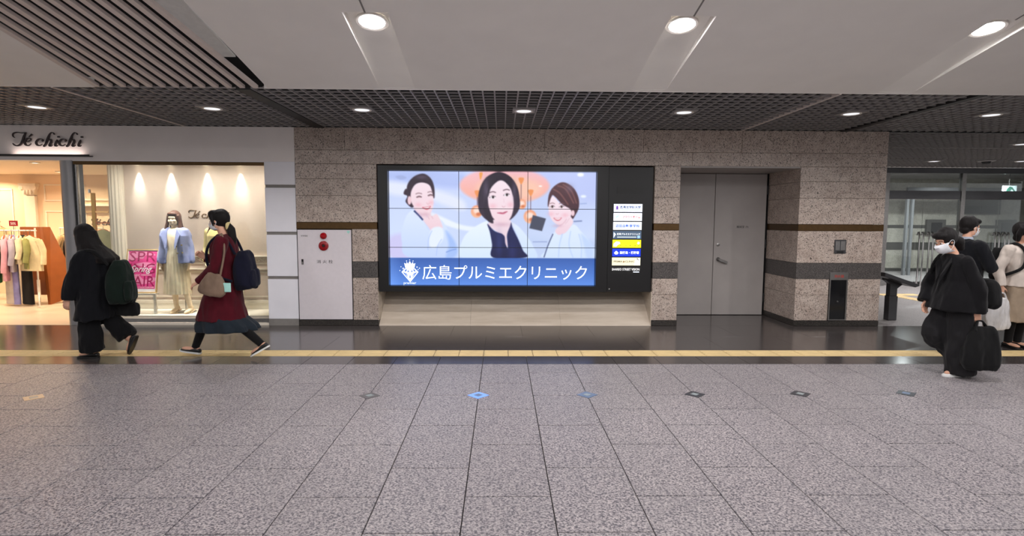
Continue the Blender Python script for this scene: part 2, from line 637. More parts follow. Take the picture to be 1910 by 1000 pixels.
full_tile = box_mesh('floor_tile', TW - 0.0065, TL - 0.009, 0.012, 'tile', 0.0015)
cut_cache = {}
for n in range(-16, 18):
    xa = TX0 + n * TW
    shift = 0 if n % 2 == 0 else TL / 2
    for k in range(-6, 4):
        y0 = TY0 + shift + k * TL - (TL if shift else 0)
        y1 = y0 + TL
        if y1 <= 1.21 or y0 >= BAND_Y - 0.02:
            continue
        ym = min(y1, BAND_Y)
        ya = max(y0, 1.21)
        if abs(xa + TW / 2) > ym * 0.98 + 1.9:
            continue
        if ym == y1 and ya == y0:
            me = full_tile
        else:
            key = round(ym - ya, 3)
            if key not in cut_cache:
                cut_cache[key] = box_mesh('floor_tile', TW - 0.0065, key - 0.009, 0.012, 'tile', 0.0015)
            me = cut_cache[key]
        piece('floor_tile', me, floor, (xa + TW / 2, (ya + ym) / 2, 0))
# dark border strip before the tactile line
bt = box_mesh('border_tile', TW - 0.004, YEL0 - BAND_Y - 0.005, 0.012, 'tile_dark', 0.001)
for n in range(-15, 16):
    piece('border_tile', bt, floor, (TX0 + n * TW + TW / 2, (BAND_Y + YEL0) / 2, 0))
# tactile line: blocks with four raised guiding bars
tp = 0.2945
tm = MB()
tm.box(-tp / 2 + 0.003, tp / 2 - 0.003, -0.150, 0.150, -0.012, 0.0)
for b in range(4):
    yc = -0.1125 + b * 0.075
    tm.hexa([(-tp / 2 + 0.014, yc - 0.017, 0), (tp / 2 - 0.014, yc - 0.017, 0), (tp / 2 - 0.014, yc + 0.017, 0), (-tp / 2 + 0.014, yc + 0.017, 0)],
            [(-tp / 2 + 0.02, yc - 0.010, 0.005), (tp / 2 - 0.02, yc - 0.010, 0.005), (tp / 2 - 0.02, yc + 0.010, 0.005), (-tp / 2 + 0.02, yc + 0.010, 0.005)])
t0 = tm.build('tactile_block', 'tactile', origin=(0, 0, 0))
tactile_mesh = t0.data
bpy.data.objects.remove(t0)
for k in range(-26, 27):
    piece('tactile_block', tactile_mesh, floor, (-0.211 + tp * (k + 0.5), (YEL0 + YEL1) / 2, 0))
# polished dark slabs up to the wall and into the door recess
ds = box_mesh('dark_slab', 0.998, 0.81, 0.012, 'tile_dark', 0.0005)
for n in range(-8, 8):
    for r in range(2):
        piece('dark_slab', ds, floor, (TX0 + n * 1.0 + (0.5 if r else 0.0) + 0.5, YEL1 + 0.405 + r * 0.811, 0))
piece('dark_slab', box_mesh('dark_slab', 2.0, 1.1, 0.012, 'tile_dark', 0.0005), floor, (3.575, 8.99, 0))
# lobby floor beyond the pier
lm = box_mesh('lobby_tile', 0.996, 0.996, 0.012, 'lobby_tile', 0.0008)
for i in range(12):
    for j in range(10):
        piece('lobby_tile', lm, floor, (6.3 + i * 1.0, 8.94 + j * 1.0, 0))
for k, (x, y) in enumerate([(8.42 + 0.3 * k, 12.1 + 0.0 * k) for k in range(3)] + [(8.55 + 0.02 * k, 11.8 - 0.3 * k) for k in range(7)]):
    piece('tactile_block', tactile_mesh, floor, (x, y, 0.004))

# ------------------------------------------------------------------ granite wall
wb = MB()
wb.box(-3.05, -1.86, WALL_Y + 0.19, 9.6, 0, GRID_Z)
wb.box(-3.05, 5.79, WALL_Y + 0.19, 9.9, 2.42, GRID_Z)
wb.box(-1.9, 2.32, 9.10, 9.6, 0, 2.42)
wb.box(2.30, 2.66, WALL_Y + 0.19, 9.6, 0, 2.42)
wb.box(2.30, 4.60, 9.50, 9.9, 0, 2.42)
wb.box(4.60, 5.78, WALL_Y + 0.25, 12.0, 0, 2.42)
wall_back = struct(wb.build('wall_back', 'grout', origin=(0, 9, 0)), 'speckled pink granite wall of the concourse')

def block(x0, x1, z0, z1, mat='wall_granite', name='granite_block', y0=WALL_Y, y1=WALL_Y + 0.185, bev=0.003):
    g = 0.0015
    o = MB().box(x0 + g, x1 - g, y0, y1, z0 + g, z1 - g).build(name, mat, wall_back, bevel=bev)
    return o
Z = [0.0, 0.085, 0.48, 0.725, 0.97, 1.455, 1.556, 1.95, 2.195, 2.415, 2.616, GRID_Z]
def pier(x0, x1, lo=0, depth=0.185, cuts=None):
    for i in range(lo, 9):
        y1 = WALL_Y + depth
        if i == 0:
            block(x0 - 0.004, x1 + 0.004, Z[0], Z[1], 'base_granite', 'base_stone', WALL_Y - 0.006, y1)
        elif i == 3:
            block(x0, x1, Z[3], Z[4], 'band_granite', 'band_stone', WALL_Y - 0.002, y1)
        elif i == 5:
            block(x0, x1, Z[5], Z[6], 'bronze', 'bronze_strip', WALL_Y - 0.004, y1)
        elif cuts and i in (1, 2):
            block(x0, cuts[0], Z[i], Z[i + 1], y1=y1)
            block(cuts[1], x1, Z[i], Z[i + 1], y1=y1)
        else:
            block(x0, x1, Z[i], Z[i + 1], y1=y1)
# left pier: the hydrant cabinet takes most of its lower half
for i in (6, 7, 8):
    block(-3.05, -1.855, Z[i], Z[i + 1])
block(-3.05, -1.855, Z[5], Z[6], 'bronze', 'bronze_strip', WALL_Y - 0.004)
for i in (1, 2, 3, 4):
    m_ = 'band_granite' if i == 3 else 'wall_granite'
    block(-2.232, -1.855, Z[i], Z[i + 1], m_, 'band_stone' if i == 3 else 'granite_block')
block(-3.05, -1.85, Z[0], Z[1], 'base_granite', 'base_stone', WALL_Y - 0.006)
pier(2.285, 2.672, depth=1.0)
pier(4.48, 5.79, depth=1.0, cuts=(4.995, 5.285))
# two courses over the openings
for i in (9, 10):
    x = -3.05
    w = 1.473
    k = 0
    while x < 5.78:
        x1 = min(x + (w * 0.5 if (k == 0 and i == 10) else w), 5.79)
        block(x, x1, Z[i], Z[i + 1])
        x = x1
        k += 1

# sloping beige marble under the display and its cheeks
for k in range(3):
    xa, xb = -1.85 + k * 1.378, -1.85 + (k + 1) * 1.378
    MB().hexa([(xa + 0.001, 8.43, 0), (xb - 0.001, 8.43, 0), (xb - 0.001, 9.09, 0), (xa + 0.001, 9.09, 0)],
              [(xa + 0.001, 8.44, 0.012), (xb - 0.001, 8.44, 0.012), (xb - 0.001, 9.09, 0.50), (xa + 0.001, 9.09, 0.50)]).build('marble_slope', 'marble', wall_back)
MB().box(-1.862, -1.85, WALL_Y + 0.19, 9.09, 0, 0.52).build('marble_cheek', 'marble', wall_back)
MB().box(2.274, 2.286, WALL_Y + 0.003, 9.09, 0, 0.52).build('marble_cheek', 'marble', wall_back)
MB().box(-1.862, -1.853, WALL_Y + 0.004, WALL_Y + 0.19, 0.01, 0.52).build('marble_cheek', 'marble', wall_back)

# door recess
MB().box(2.672, 4.48, WALL_Y + 0.01, 9.50, 2.392, 2.418).build('recess_soffit', 'door', wall_back)
door = struct(MB().box(2.70, 3.576, 9.425, 9.475, 0.008, 2.385).build('door_1', 'door', origin=(3.6, 9.45, 0), bevel=0.003), 'grey painted steel double door in the granite recess')
MB().box(3.584, 4.45, 9.425, 9.475, 0.008, 2.385).build('door_leaf', 'door', door, bevel=0.003)
MB().box(2.66, 4.49, 9.478, 9.50, 0, 2.39).build('door_rebate', 'black', door)
h = MB()
h.lathe((3.665, 9.425, 0.955), [(0.034, 0), (0.034, -0.012), (0.022, -0.016), (0.022, -0.05)], 'y')
h.hexa([(3.66, 9.365, 0.93), (3.80, 9.365, 0.875), (3.80, 9.385, 0.875), (3.66, 9.385, 0.93)], [(3.66, 9.365, 0.975), (3.81, 9.365, 0.915), (3.81, 9.385, 0.915), (3.66, 9.385, 0.975)])
h.build('door_handle', 'steel', door, bevel=0.004, smooth=True)
MB().lathe((3.655, 9.425, 1.20), [(0.026, 0), (0.026, -0.01), (0.012, -0.014), (0.012, -0.018)], 'y').build('door_lock', 'steel', door, smooth=True)
for z in (0.30, 1.22, 2.12):
    MB().cyl((4.462, 9.415, z - 0.07), (4.462, 9.415, z + 0.07), 0.014, 10).build('hinge', 'black', door)
text('door_lettering', '機械室 (9)', 'ink', door, 4.06, 9.424, 1.50, width=0.20, depth=0.001)

# ------------------------------------------------------------------ ceiling
# white sloped ceiling, cut away for the wedge-shaped lamp recesses and the slatted field
LAMP_X = [-6.19, -3.62 - 2.0, -1.075, 1.507, 4.09, 6.67]
REC_X = [-1.082, 1.525, 4.13, 6.73]
REC_W, REC_Y0, REC_Y1, REC_D = 0.37, 4.60, 5.95, 0.078
def slope_sheet(mb, x0, x1, y0, y1, th=0.02):
    mb.hexa([(x0, y0, slope_z(y0)), (x1, y0, slope_z(y0)), (x1, y1, slope_z(y1)), (x0, y1, slope_z(y1))],
            [(x0, y0, slope_z(y0) + th), (x1, y0, slope_z(y0) + th), (x1, y1, slope_z(y1) + th), (x0, y1, slope_z(y1) + th)])
cb = MB()
xs = -2.42
for rx in REC_X:
    a, b = rx - REC_W / 2, rx + REC_W / 2
    slope_sheet(cb, xs, a, 3.0, EDGE_Y)
    slope_sheet(cb, a, b, 3.0, REC_Y0)
    slope_sheet(cb, a, b, REC_Y1, EDGE_Y)
    xs = b
slope_sheet(cb, xs, 14.0, 3.0, EDGE_Y)
# left panel beyond the slats
slope_sheet(cb, -12.0, -4.19, 3.0, EDGE_Y)
# thin return edge at the low end of the slope
cb.box(-2.46, 14, EDGE_Y - 0.012, EDGE_Y, GRID_Z, GRID_Z + 0.10)
cb.box(-12, -4.19, EDGE_Y - 0.012, EDGE_Y, GRID_Z, GRID_Z + 0.10)
# level part over the photographer
zt = slope_z(3.0)
cb.box(-12, 14, -8, 3.0, zt, zt + 0.02)
ceiling = struct(cb.build('ceiling', 'white_ceiling', origin=(0, 4, GRID_Z)), 'white sloped concourse ceiling with recessed lamps')
for rx in REC_X:
    a, b = rx - REC_W / 2, rx + REC_W / 2
    r = MB()
    z0, z1 = slope_z(REC_Y0), slope_z(REC_Y1)
    r.hexa([(a, REC_Y0, z0 + REC_D), (b, REC_Y0, z0 + REC_D), (b, REC_Y1, z1 + 0.001), (a, REC_Y1, z1 + 0.001)],
           [(a, REC_Y0, z0 + REC_D + 0.02), (b, REC_Y0, z0 + REC_D + 0.02), (b, REC_Y1, z1 + 0.021), (a, REC_Y1, z1 + 0.021)])
    for q in (a, b - 0.004):
        r.prism([(REC_Y0, z0), (REC_Y1, z1), (REC_Y0, z0 + REC_D + 0.02)], 'x', q, q + 0.004)
    r.box(a, b, REC_Y0 - 0.004, REC_Y0, z0, z0 + REC_D + 0.02)
    r.build('lamp_recess', 'white_ceiling', ceiling)
    # dark panel seam running up the slope from the recess
    s_ = MB()
    s_.hexa([(rx - 0.007, 3.0, slope_z(3.0) - 0.002), (rx + 0.007, 3.0, slope_z(3.0) - 0.002), (rx + 0.007, REC_Y0, slope_z(REC_Y0) - 0.002), (rx - 0.007, REC_Y0, slope_z(REC_Y0) - 0.002)],
            [(rx - 0.007, 3.0, slope_z(3.0) + 0.004), (rx + 0.007, 3.0, slope_z(3.0) + 0.004), (rx + 0.007, REC_Y0, slope_z(REC_Y0) + 0.004), (rx - 0.007, REC_Y0, slope_z(REC_Y0) + 0.004)])
    s_.build('ceiling_seam', 'panel_gap', ceiling)
# backing over the slats and the grey strip beside them
g_ = MB()
g_.hexa([(-4.25, 3.0, slope_z(3.0) + 0.10), (-2.38, 3.0, slope_z(3.0) + 0.10), (-2.38, EDGE_Y, GRID_Z + 0.10), (-4.25, EDGE_Y, GRID_Z + 0.10)],
        [(-4.25, 3.0, slope_z(3.0) + 0.12), (-2.38, 3.0, slope_z(3.0) + 0.12), (-2.38, EDGE_Y, GRID_Z + 0.12), (-4.25, EDGE_Y, GRID_Z + 0.12)])
g_.build('slat_backing', 'ceiling_gap', ceiling)
g2 = MB()
lo = [(-2.86, 3.0, slope_z(3.0)), (-2.42, 3.0, slope_z(3.0)), (-2.47, 5.40, slope_z(5.40)), (-2.60, 5.40, slope_z(5.40))]
g2.hexa([(a, b, c + 0.03) for a, b, c in lo], [(a, b, c + 0.045) for a, b, c in lo])
g2.build('ceiling_strip', 'ceiling_grey', ceiling)
NS = 13
for k in range(NS):
    t = k / (NS - 1)
    xe = -2.545 + (-4.165 + 2.545) * t           # at the low edge
    xn = -2.86 + (-4.16 + 2.86) * t              # towards the photographer
    w = 0.026
    y0, y1 = 3.0, EDGE_Y - 0.01
    z0, z1 = slope_z(y0), slope_z(y1)
    MB().hexa([(xn - w, y0, z0), (xn + w, y0, z0), (xe + w, y1, z1), (xe - w, y1, z1)],
              [(xn - w, y0, z0 + 0.03), (xn + w, y0, z0 + 0.03), (xe + w, y1, z1 + 0.03), (xe - w, y1, z1 + 0.03)]).build('ceiling_slat', 'ceiling_slat', ceiling)
# upper void over the grid
vz = GRID_Z + 0.42
v_ = MB()
v_.box(-12, 19, EDGE_Y, 20, vz, vz + 0.02)
v_.box(-12, 14, EDGE_Y, EDGE_Y + 0.02, GRID_Z + 0.11, vz)
v_.build('ceiling_void', 'ceiling_gap', ceiling)
# open-cell grid in panels
PX, PY = 0.126, 0.145
def grid_mesh(nx, ny, px=PX, py=PY):
    g = MB()
    for i in range(nx):
        g.box(i * px - 0.008, i * px + 0.008, 0, ny * py, 0, 0.026)
    for j in range(ny):
        g.box(0, nx * px, j * py - 0.005, j * py + 0.005, 0.001, 0.017)
    o = g.build('grid_panel', 'grid_bar', origin=(0, 0, 0))
    me = o.data
    bpy.data.objects.remove(o)
    return me
gm = grid_mesh(10, 17)
x_g = -2.60 - 5 * 1.26
for k in range(16):
    x = x_g + k * 1.26
    piece('grid_panel', gm, ceiling, (x, EDGE_Y + 0.01, GRID_Z))
gm2 = grid_mesh(10, 12)
for k in range(9):
    for j in range(3):
        piece('grid_panel', gm2, ceiling, (5.82 + k * 1.26, 8.50 + j * 1.80, GRID_Z))
# dark beams and pale carrier bars in the grid
for x, w, m_, z in ((-2.68, 0.075, 'beam', -0.012), (5.10, 0.05, 'beam', -0.010), (-4.63, 0.012, 'ceiling_slat', -0.008), (3.575, 0.012, 'ceiling_slat', -0.008)):
    MB().box(x - w, x + w, EDGE_Y, WALL_Y + 0.02, GRID_Z + z, GRID_Z + 0.05).build('ceiling_beam' if m_ == 'beam' else 'carrier_bar', m_, ceiling)
MB().box(5.80, 17.9, 8.44, 8.50, GRID_Z - 0.01, GRID_Z + 0.05).build('ceiling_beam', 'beam', ceiling)
MB().box(5.80, 17.9, 10.2, 10.23, GRID_Z - 0.004, GRID_Z + 0.05).build('carrier_bar', 'grid_bar', ceiling)

# ------------------------------------------------------------------ lamps of the place
M['lamp_glow'] = glow('lamp_lens_glow', (255, 250, 255), 48.0)
M['lamp_glow_soft'] = glow('small_lamp_lens_glow', (240, 244, 255), 1.1)
M['warm_glow'] = glow('warm_lamp_lens_glow', (255, 236, 205), 6.0)

def area_disc(parent, loc, size, power, color, spread=150, tilt=0.0):
    L = bpy.data.lights.new('lamp_light', 'AREA')
    L.shape = 'DISK'
    L.size = size
    L.energy = power
    L.color = color
    L.spread = math.radians(spread)
    o = bpy.data.objects.new('lamp_light', L)
    COL.objects.link(o)
    o.parent = parent
    o.location = Vector(loc) - abs_loc(parent)
    o.rotation_euler = (tilt, 0, 0)
    return o

def spot(parent, loc, target, power, color, angle, blend=0.5, size=0.03):
    L = bpy.data.lights.new('lamp_light', 'SPOT')
    L.energy = power
    L.color = color
    L.spot_size = math.radians(angle)
    L.spot_blend = blend
    L.shadow_soft_size = size
    o = bpy.data.objects.new('lamp_light', L)
    COL.objects.link(o)
    o.parent = parent
    o.location = Vector(loc) - abs_loc(parent)
    d = Vector(target) - Vector(loc)
    o.rotation_euler = d.to_track_quat('-Z', 'Y').to_euler()
    return o

WHITE = (1.0, 0.97, 0.965)
def downlight(x, y, z, tilt, R, label, group, power, glowmat, spread=150, square=False, color=WHITE, name='ceiling_downlight'):
    t = thing(name, label, 'ceiling light', (x, y, z), group)
    rot = Matrix.Rotation(-tilt, 3, 'X')
    def tr(mb):
        mb.v = [tuple(Vector((x, y, z)) + rot @ (Vector(p) - Vector((x, y, z)))) for p in mb.v]
        return mb
    if square:
        tr(MB().box(x - R * 1.2, x + R * 1.2, y - R * 1.2, y + R * 1.2, z - 0.004, z + 0.01)).build('mounting_plate', 'grid_bar', t)
    tr(MB().lathe((x, y, z), [(R * 0.80, 0.012), (R, 0.0), (R * 1.02, -0.008), (R * 0.95, -0.014), (R * 0.80, -0.010), (R * 0.74, 0.004), (R * 0.74, 0.012)])).build('trim_ring', 'white_metal', t, smooth=True)
    tr(MB().lathe((x, y, z), [(0.001, -0.0105), (R * 0.5, -0.0095), (R * 0.78, -0.0065), (R * 0.78, 0.003), (0.001, 0.003)])).build('lens', glowmat, t, smooth=True)
    if power:
        if spread > 160:
            spot(t, (x, y, z - 0.02), (x, y + 0.06, z - 1.0), power, color, spread, 0.45, R * 0.7)
        else:
            area_disc(t, Vector((x, y, z)) + rot @ Vector((0, 0, -0.03)), R * 1.5, power, color, spread, -tilt)
    return t

rec_tilt = math.atan(SLOPE + REC_D / (REC_Y1 - REC_Y0))
for rx, off, where in zip(REC_X, (0.01, -0.03, -0.05, -0.05), ('nearest the slatted field', 'in line with the sign column', 'in line with the steel double door', 'farthest from the slatted field')):
    yl = 4.80
    zl = slope_z(yl) + 0.045
    downlight(rx + off, yl, zl - 0.002, math.atan(SLOPE), 0.135, 'large round downlight recessed in the white ceiling, ' + where, 'large downlights in the white ceiling', 180, 'lamp_glow', 164)
# the same fittings go on in the level ceiling above and behind the photographer
for y in (1.4, -1.6):
    for x in (-6.3, -3.7, -1.08, 1.52, 4.13, 6.73):
        downlight(x, y, zt - 0.002, 0, 0.135, 'round white downlight in the level ceiling over the photographer', 'downlights over the middle of the concourse', 132, 'lamp_glow', 172)
for x, where in ((-5.617, 'over the shop entrance'), (-3.521, 'over the white shop pier'), (-1.709, 'before the screen portrait with a bun'), (0.268, 'before the middle screen portrait'), (2.246, 'before the sign column'), (4.334, 'before the steel double door'), (6.098, 'past the granite pier')):
    downlight(x, 7.03, GRID_Z - 0.006, 0, 0.115, 'small dim round downlight in the grid ceiling ' + where, 'small downlights in the grid ceiling', 8, 'lamp_glow_soft', 120, True)
for x, y, where in ((9.526, 12.37, 'between granite pier and ceiling speaker'), (11.378, 12.25, 'beyond the ceiling speaker'), (8.9, 9.6, 'over the standing persons')):
    downlight(x, y, GRID_Z - 0.006, 0, 0.115, 'small bright downlight in the lobby grid ceiling ' + where, 'downlights by the glass doors', 55, 'lamp_glow_soft', 140, True)
t = thing('ceiling_speaker', 'round black-centred ceiling speaker in the grid before the glass doors', 'speaker', (10.64, 12.3, GRID_Z - 0.006))
MB().lathe((10.64, 12.3, GRID_Z - 0.006), [(0.16, 0.01), (0.17, 0), (0.15, -0.012), (0.10, -0.012)]).build('trim_ring', 'grid_bar', t, smooth=True)
MB().lathe((10.64, 12.3, GRID_Z - 0.018), [(0.09, 0.0), (0.07, -0.04), (0.001, -0.05)]).build('driver', 'black', t, smooth=True)

# ------------------------------------------------------------------ picture on the video wall (painted per vertex, photo-pixel coordinates)
def paint_screen():
    X0, X1, Y0, Y1 = 725.0, 1111.0, 320.5, 532.0
    W, H = 624, 342
    gx, gy = np.meshgrid(np.linspace(X0, X1, W), np.linspace(Y0, Y1, H))
    img = np.zeros((H, W, 3))
    t = (gy - Y0) / (Y1 - Y0)
    s = (gx - X0) / (X1 - X0)
    top, bot = np.array([196, 208, 250]), np.array([214, 230, 255])
    img[:] = top + (bot - top) * t[..., None]
    img += (np.sin(s * 5 + t * 3) * 5)[..., None]
    def blur(a, r):
        if r < 1:
            return a
        k = np.exp(-0.5 * (np.arange(-3 * r, 3 * r + 1) / r) ** 2)
        k /= k.sum()
        a = np.apply_along_axis(lambda m: np.convolve(np.pad(m, 3 * r, 'edge'), k, 'valid'), 0, a)
        return np.apply_along_axis(lambda m: np.convolve(np.pad(m, 3 * r, 'edge'), k, 'valid'), 1, a)
    def mask(pts, soft=0.7, smooth=True):
        P = np.array(catmull(pts, 6, True)) if smooth else np.array(pts, float)
        ins = np.zeros((H, W), bool)
        x, y = gx, gy
        j = len(P) - 1
        dist = np.full((H, W), 1e9)
        for i in range(len(P)):
            (xi, yi), (xj, yj) = P[i], P[j]
            c = (yi > y) != (yj > y)
            ins ^= c & (x < (xj - xi) * (y - yi) / (yj - yi + 1e-12) + xi)
            dx, dy = xj - xi, yj - yi
            u = np.clip(((x - xi) * dx + (y - yi) * dy) / (dx * dx + dy * dy + 1e-12), 0, 1)
            dist = np.minimum(dist, (x - xi - u * dx) ** 2 + (y - yi - u * dy) ** 2)
            j = i
        d = np.sqrt(dist) * np.where(ins, 1, -1)
        return np.clip(d / (2 * soft) + 0.5, 0, 1)
    def put(m, col, col2=None, ax=1):
        c = np.array(col, float)
        if col2 is not None:
            w_ = m > 0.05
            v = gy if ax == 1 else gx
            lo, hi = (v[w_].min(), v[w_].max()) if w_.any() else (0, 1)
            q = np.clip((v - lo) / (hi - lo + 1e-9), 0, 1)[..., None]
            c = c + (np.array(col2, float) - c) * q
        img[:] = img * (1 - m[..., None]) + c * m[..., None]
    def A(pts):
        return [(700 + x / 3.846, 300 + y / 3.846) for x, y in pts]
    def B(pts):
        return [(940 + x / 3.847, 300 + y / 3.847) for x, y in pts]
    def fill(pts, col, col2=None, soft=0.7, ax=1, smooth=True):
        put(mask(pts, soft, smooth), col, col2, ax)
    def oval(cx, cy, rx, ry, col, soft=0.7, col2=None, rot=0):
        c_, s_ = math.cos(rot), math.sin(rot)
        fill([(cx + rx * math.cos(a) * c_ - ry * math.sin(a) * s_, cy + rx * math.cos(a) * s_ + ry * math.sin(a) * c_) for a in np.linspace(0, 2 * math.pi, 14)[:-1]], col, col2, soft)
    def line(pts, w_, col, soft=0.6):
        P = catmull(pts, 6)
        L, R = [], []
        for i, p in enumerate(P):
            a, b = P[max(i - 1, 0)], P[min(i + 1, len(P) - 1)]
            d = (b - a) / (np.linalg.norm(b - a) + 1e-9)
            n_ = np.array([-d[1], d[0]]) * w_ / 2
            L.append(p + n_)
            R.append(p - n_)
        fill(L + R[::-1], col, soft=soft, smooth=False)
    # the room behind the sitters
    fill([(725, 321), (856, 321), (856, 350), (790, 345), (725, 335)], (178, 194, 244), soft=6)
    fill([(725, 340), (800, 352), (860, 372), (860, 392), (790, 370), (725, 362)], (228, 234, 255), soft=5)
    fill([(800, 395), (856, 418), (893, 424), (893, 432), (850, 426), (800, 408)], (236, 244, 255), soft=2)
    fill([(728, 440), (790, 440), (800, 482), (728, 482)], (208, 204, 246), soft=5)
    fill([(985, 321), (1111, 321), (1111, 375), (1040, 352), (985, 340)], (190, 202, 248), soft=8)
    fill([(985, 440), (1060, 452), (1111, 446), (1111, 482), (985, 482)], (196, 212, 246), soft=6)
    fill(A([(140, 118), (185, 108), (222, 125), (180, 138)]), (164, 178, 226), soft=1.2)
    # round salmon ceiling rose and the pendant lamps
    oval(940, 346, 84, 33, (244, 190, 200), 3, (250, 176, 150))
    oval(948, 352, 60, 22, (250, 200, 178), 8)
    for (cx, cy, sx, sy, r) in ((888, 394, 889, 362, 11), (972, 380, 971, 338, 9), (988, 403, 989, 360, 12)):
        line([(sx, sy), (sx, cy - r)], 1.2, (110, 80, 90))
        fill([(sx - 5, sy - 6), (sx + 5, sy - 6), (sx + 1.5, sy + 4), (sx - 1.5, sy + 4)], (240, 150, 90))
        oval(cx, cy, r, r * 1.05, (240, 162, 128), 1.2, (250, 186, 150))
        oval(cx, cy - r * 0.15, r * 0.55, r * 0.5, (255, 226, 214), 2)
        oval(cx + r * 0.3, cy + r * 0.45, r * 0.4, r * 0.28, (214, 120, 80), 1.5)
    fill([(893, 323), (899, 323), (896, 334), (894, 334)], (242, 160, 80))
    oval(1007, 346.5, 3.2, 1.2, (255, 255, 255))
    oval(1082, 325, 6, 3.5, (246, 250, 255), 1.5)
    oval(1088, 365, 5, 2.5, (238, 246, 255), 1.5)
    fill(B([(205, 385), (300, 410), (272, 500), (180, 480)]), (72, 76, 96), soft=0.7, smooth=False)
    line(B([(545, 303), (595, 300)]), 2.0, (160, 178, 226))
    line(B([(500, 430), (562, 426)]), 2.4, (128, 142, 186))
    line(B([(205, 578), (310, 577)]), 1.4, (140, 156, 206))
    # ---- sitter on the left
    fill(A([(268, 355), (215, 400), (183, 500), (182, 580), (228, 690), (580, 690), (576, 600), (520, 500), (470, 425), (420, 430), (380, 500), (330, 420)]), (222, 234, 255), (198, 216, 255), soft=1)
    fill(A([(500, 500), (555, 560), (585, 640), (560, 690), (500, 690), (520, 600)]), (168, 196, 250), soft=3)
    fill(A([(270, 330), (330, 350), (380, 400), (400, 505), (370, 470), (330, 420), (285, 370)]), (232, 208, 226), soft=1)
    fill(A([(225, 255), (200, 240), (205, 215), (222, 205), (240, 262), (262, 300), (272, 325), (255, 336), (228, 315), (212, 290)]), (58, 42, 56), soft=0.8)
    fill(A([(236, 262), (222, 200), (240, 150), (285, 110), (345, 96), (395, 130), (418, 190), (420, 262), (408, 262), (398, 215), (380, 175), (330, 160), (285, 172), (258, 215), (252, 275)]), (44, 34, 48), (62, 46, 60), soft=0.8)
    fill(A([(252, 225), (285, 172), (335, 158), (385, 178), (406, 235), (413, 290), (405, 345), (382, 385), (345, 388), (305, 368), (272, 330), (252, 290)]), (246, 226, 236), (244, 214, 224), soft=0.8)
    oval(700 + 240 / 3.846, 300 + 285 / 3.846, 3.6, 8, (240, 204, 214), 0.7)
    for ex, ey, dr in ((310, 258, -3), (392, 246, -3)):
        line(A([(ex - 20, ey + 5), (ex, ey - 3), (ex + 18, ey + 3)]), 1.5, (74, 50, 58))
        line(A([(ex - 16, ey + 8), (ex, ey + 4), (ex + 15, ey + 6)]), 0.9, (160, 120, 130))
    line(A([(285, 240), (305, 233), (330, 238)]), 1.3, (132, 100, 108))
    line(A([(370, 228), (392, 222), (408, 230)]), 1.3, (132, 100, 108))
    line(A([(362, 300), (372, 312), (382, 304)]), 1.0, (222, 176, 184))
    fill(A([(330, 334), (362, 330), (392, 324), (380, 344), (358, 350)]), (206, 88, 108), soft=0.6)
    fill(A([(338, 335), (362, 333), (386, 328), (376, 338), (358, 341)]), (255, 250, 252), soft=0.4)
    fill(A([(330, 362), (352, 380), (362, 410), (372, 395), (368, 362), (382, 360), (398, 395), (430, 380), (446, 395), (472, 455), (470, 490), (400, 490), (352, 440), (330, 395)]), (246, 222, 230), (240, 208, 220), soft=0.8)
    line(A([(372, 398), (382, 420)]), 0.8, (216, 172, 186))
    line(A([(398, 396), (408, 416)]), 0.8, (216, 172, 186))
    line(A([(272, 358), (305, 390), (335, 424)]), 3.0, (36, 52, 110))
    fill(A([(395, 490), (470, 478), (480, 560), (420, 620), (380, 600)]), (232, 242, 255), soft=1.5)
    line(A([(400, 500), (375, 560), (370, 640)]), 1.2, (176, 198, 248))
    line(A([(470, 560), (440, 610), (430, 680)]), 1.2, (176, 198, 248))
    line(A([(500, 655), (540, 640), (575, 632)]), 1.4, (120, 150, 220))
    # ---- sitter in the middle
    fill(A([(790, 430), (700, 478), (625, 555), (606, 690), (842, 690), (826, 540), (805, 450)]), (236, 246, 255), (214, 232, 255), soft=1)
    fill(B([(25, 430), (95, 462), (165, 540), (210, 610), (240, 690), (150, 690), (120, 600), (70, 480)]), (226, 238, 255), (206, 226, 255), soft=1)
    fill(A([(738, 350), (732, 270), (748, 190), (785, 125), (835, 92), (885, 80)]) + [(944, 325), (956, 335), (965, 352), (969, 378), (966, 392), (956, 405), (945, 412), (938, 408)] + A([(900, 440), (845, 446), (800, 425), (765, 395)]), (38, 30, 46), (58, 46, 66), soft=0.8)
    fill(A([(845, 420), (960, 420), (968, 470), (985, 520), (940, 540), (905, 530), (845, 490), (800, 460)]), (240, 216, 228), soft=1)
    fill(A([(800, 450), (850, 500), (925, 532), (936, 600), (948, 622), (942, 530), (962, 470), (972, 440)]) + B([(60, 480), (100, 560), (135, 640), (158, 690)]) + A([(842, 692), (834, 600), (818, 510)]), (30, 38, 92), (22, 26, 70), soft=0.8)
    fill(A([(905, 520), (936, 535), (946, 618), (930, 590), (924, 540)]), (238, 212, 224), soft=0.7)
    fill(A([(796, 225), (815, 175), (850, 140), (895, 122), (940, 150), (972, 205), (986, 260), (988, 330), (972, 395), (940, 436), (900, 444), (862, 428), (822, 380), (802, 310)]), (248, 230, 240), (244, 216, 226), soft=0.9)
    fill(A([(795, 260), (800, 200), (830, 150), (890, 110), (955, 110), (990, 170), (1000, 250), (985, 250), (965, 195), (925, 150), (890, 140), (855, 160), (822, 200), (808, 250)]), (38, 30, 46), soft=0.8)
    fill(A([(786, 240), (800, 250), (808, 320), (830, 390), (842, 445), (800, 425), (775, 360)]), (44, 35, 52), soft=0.8)
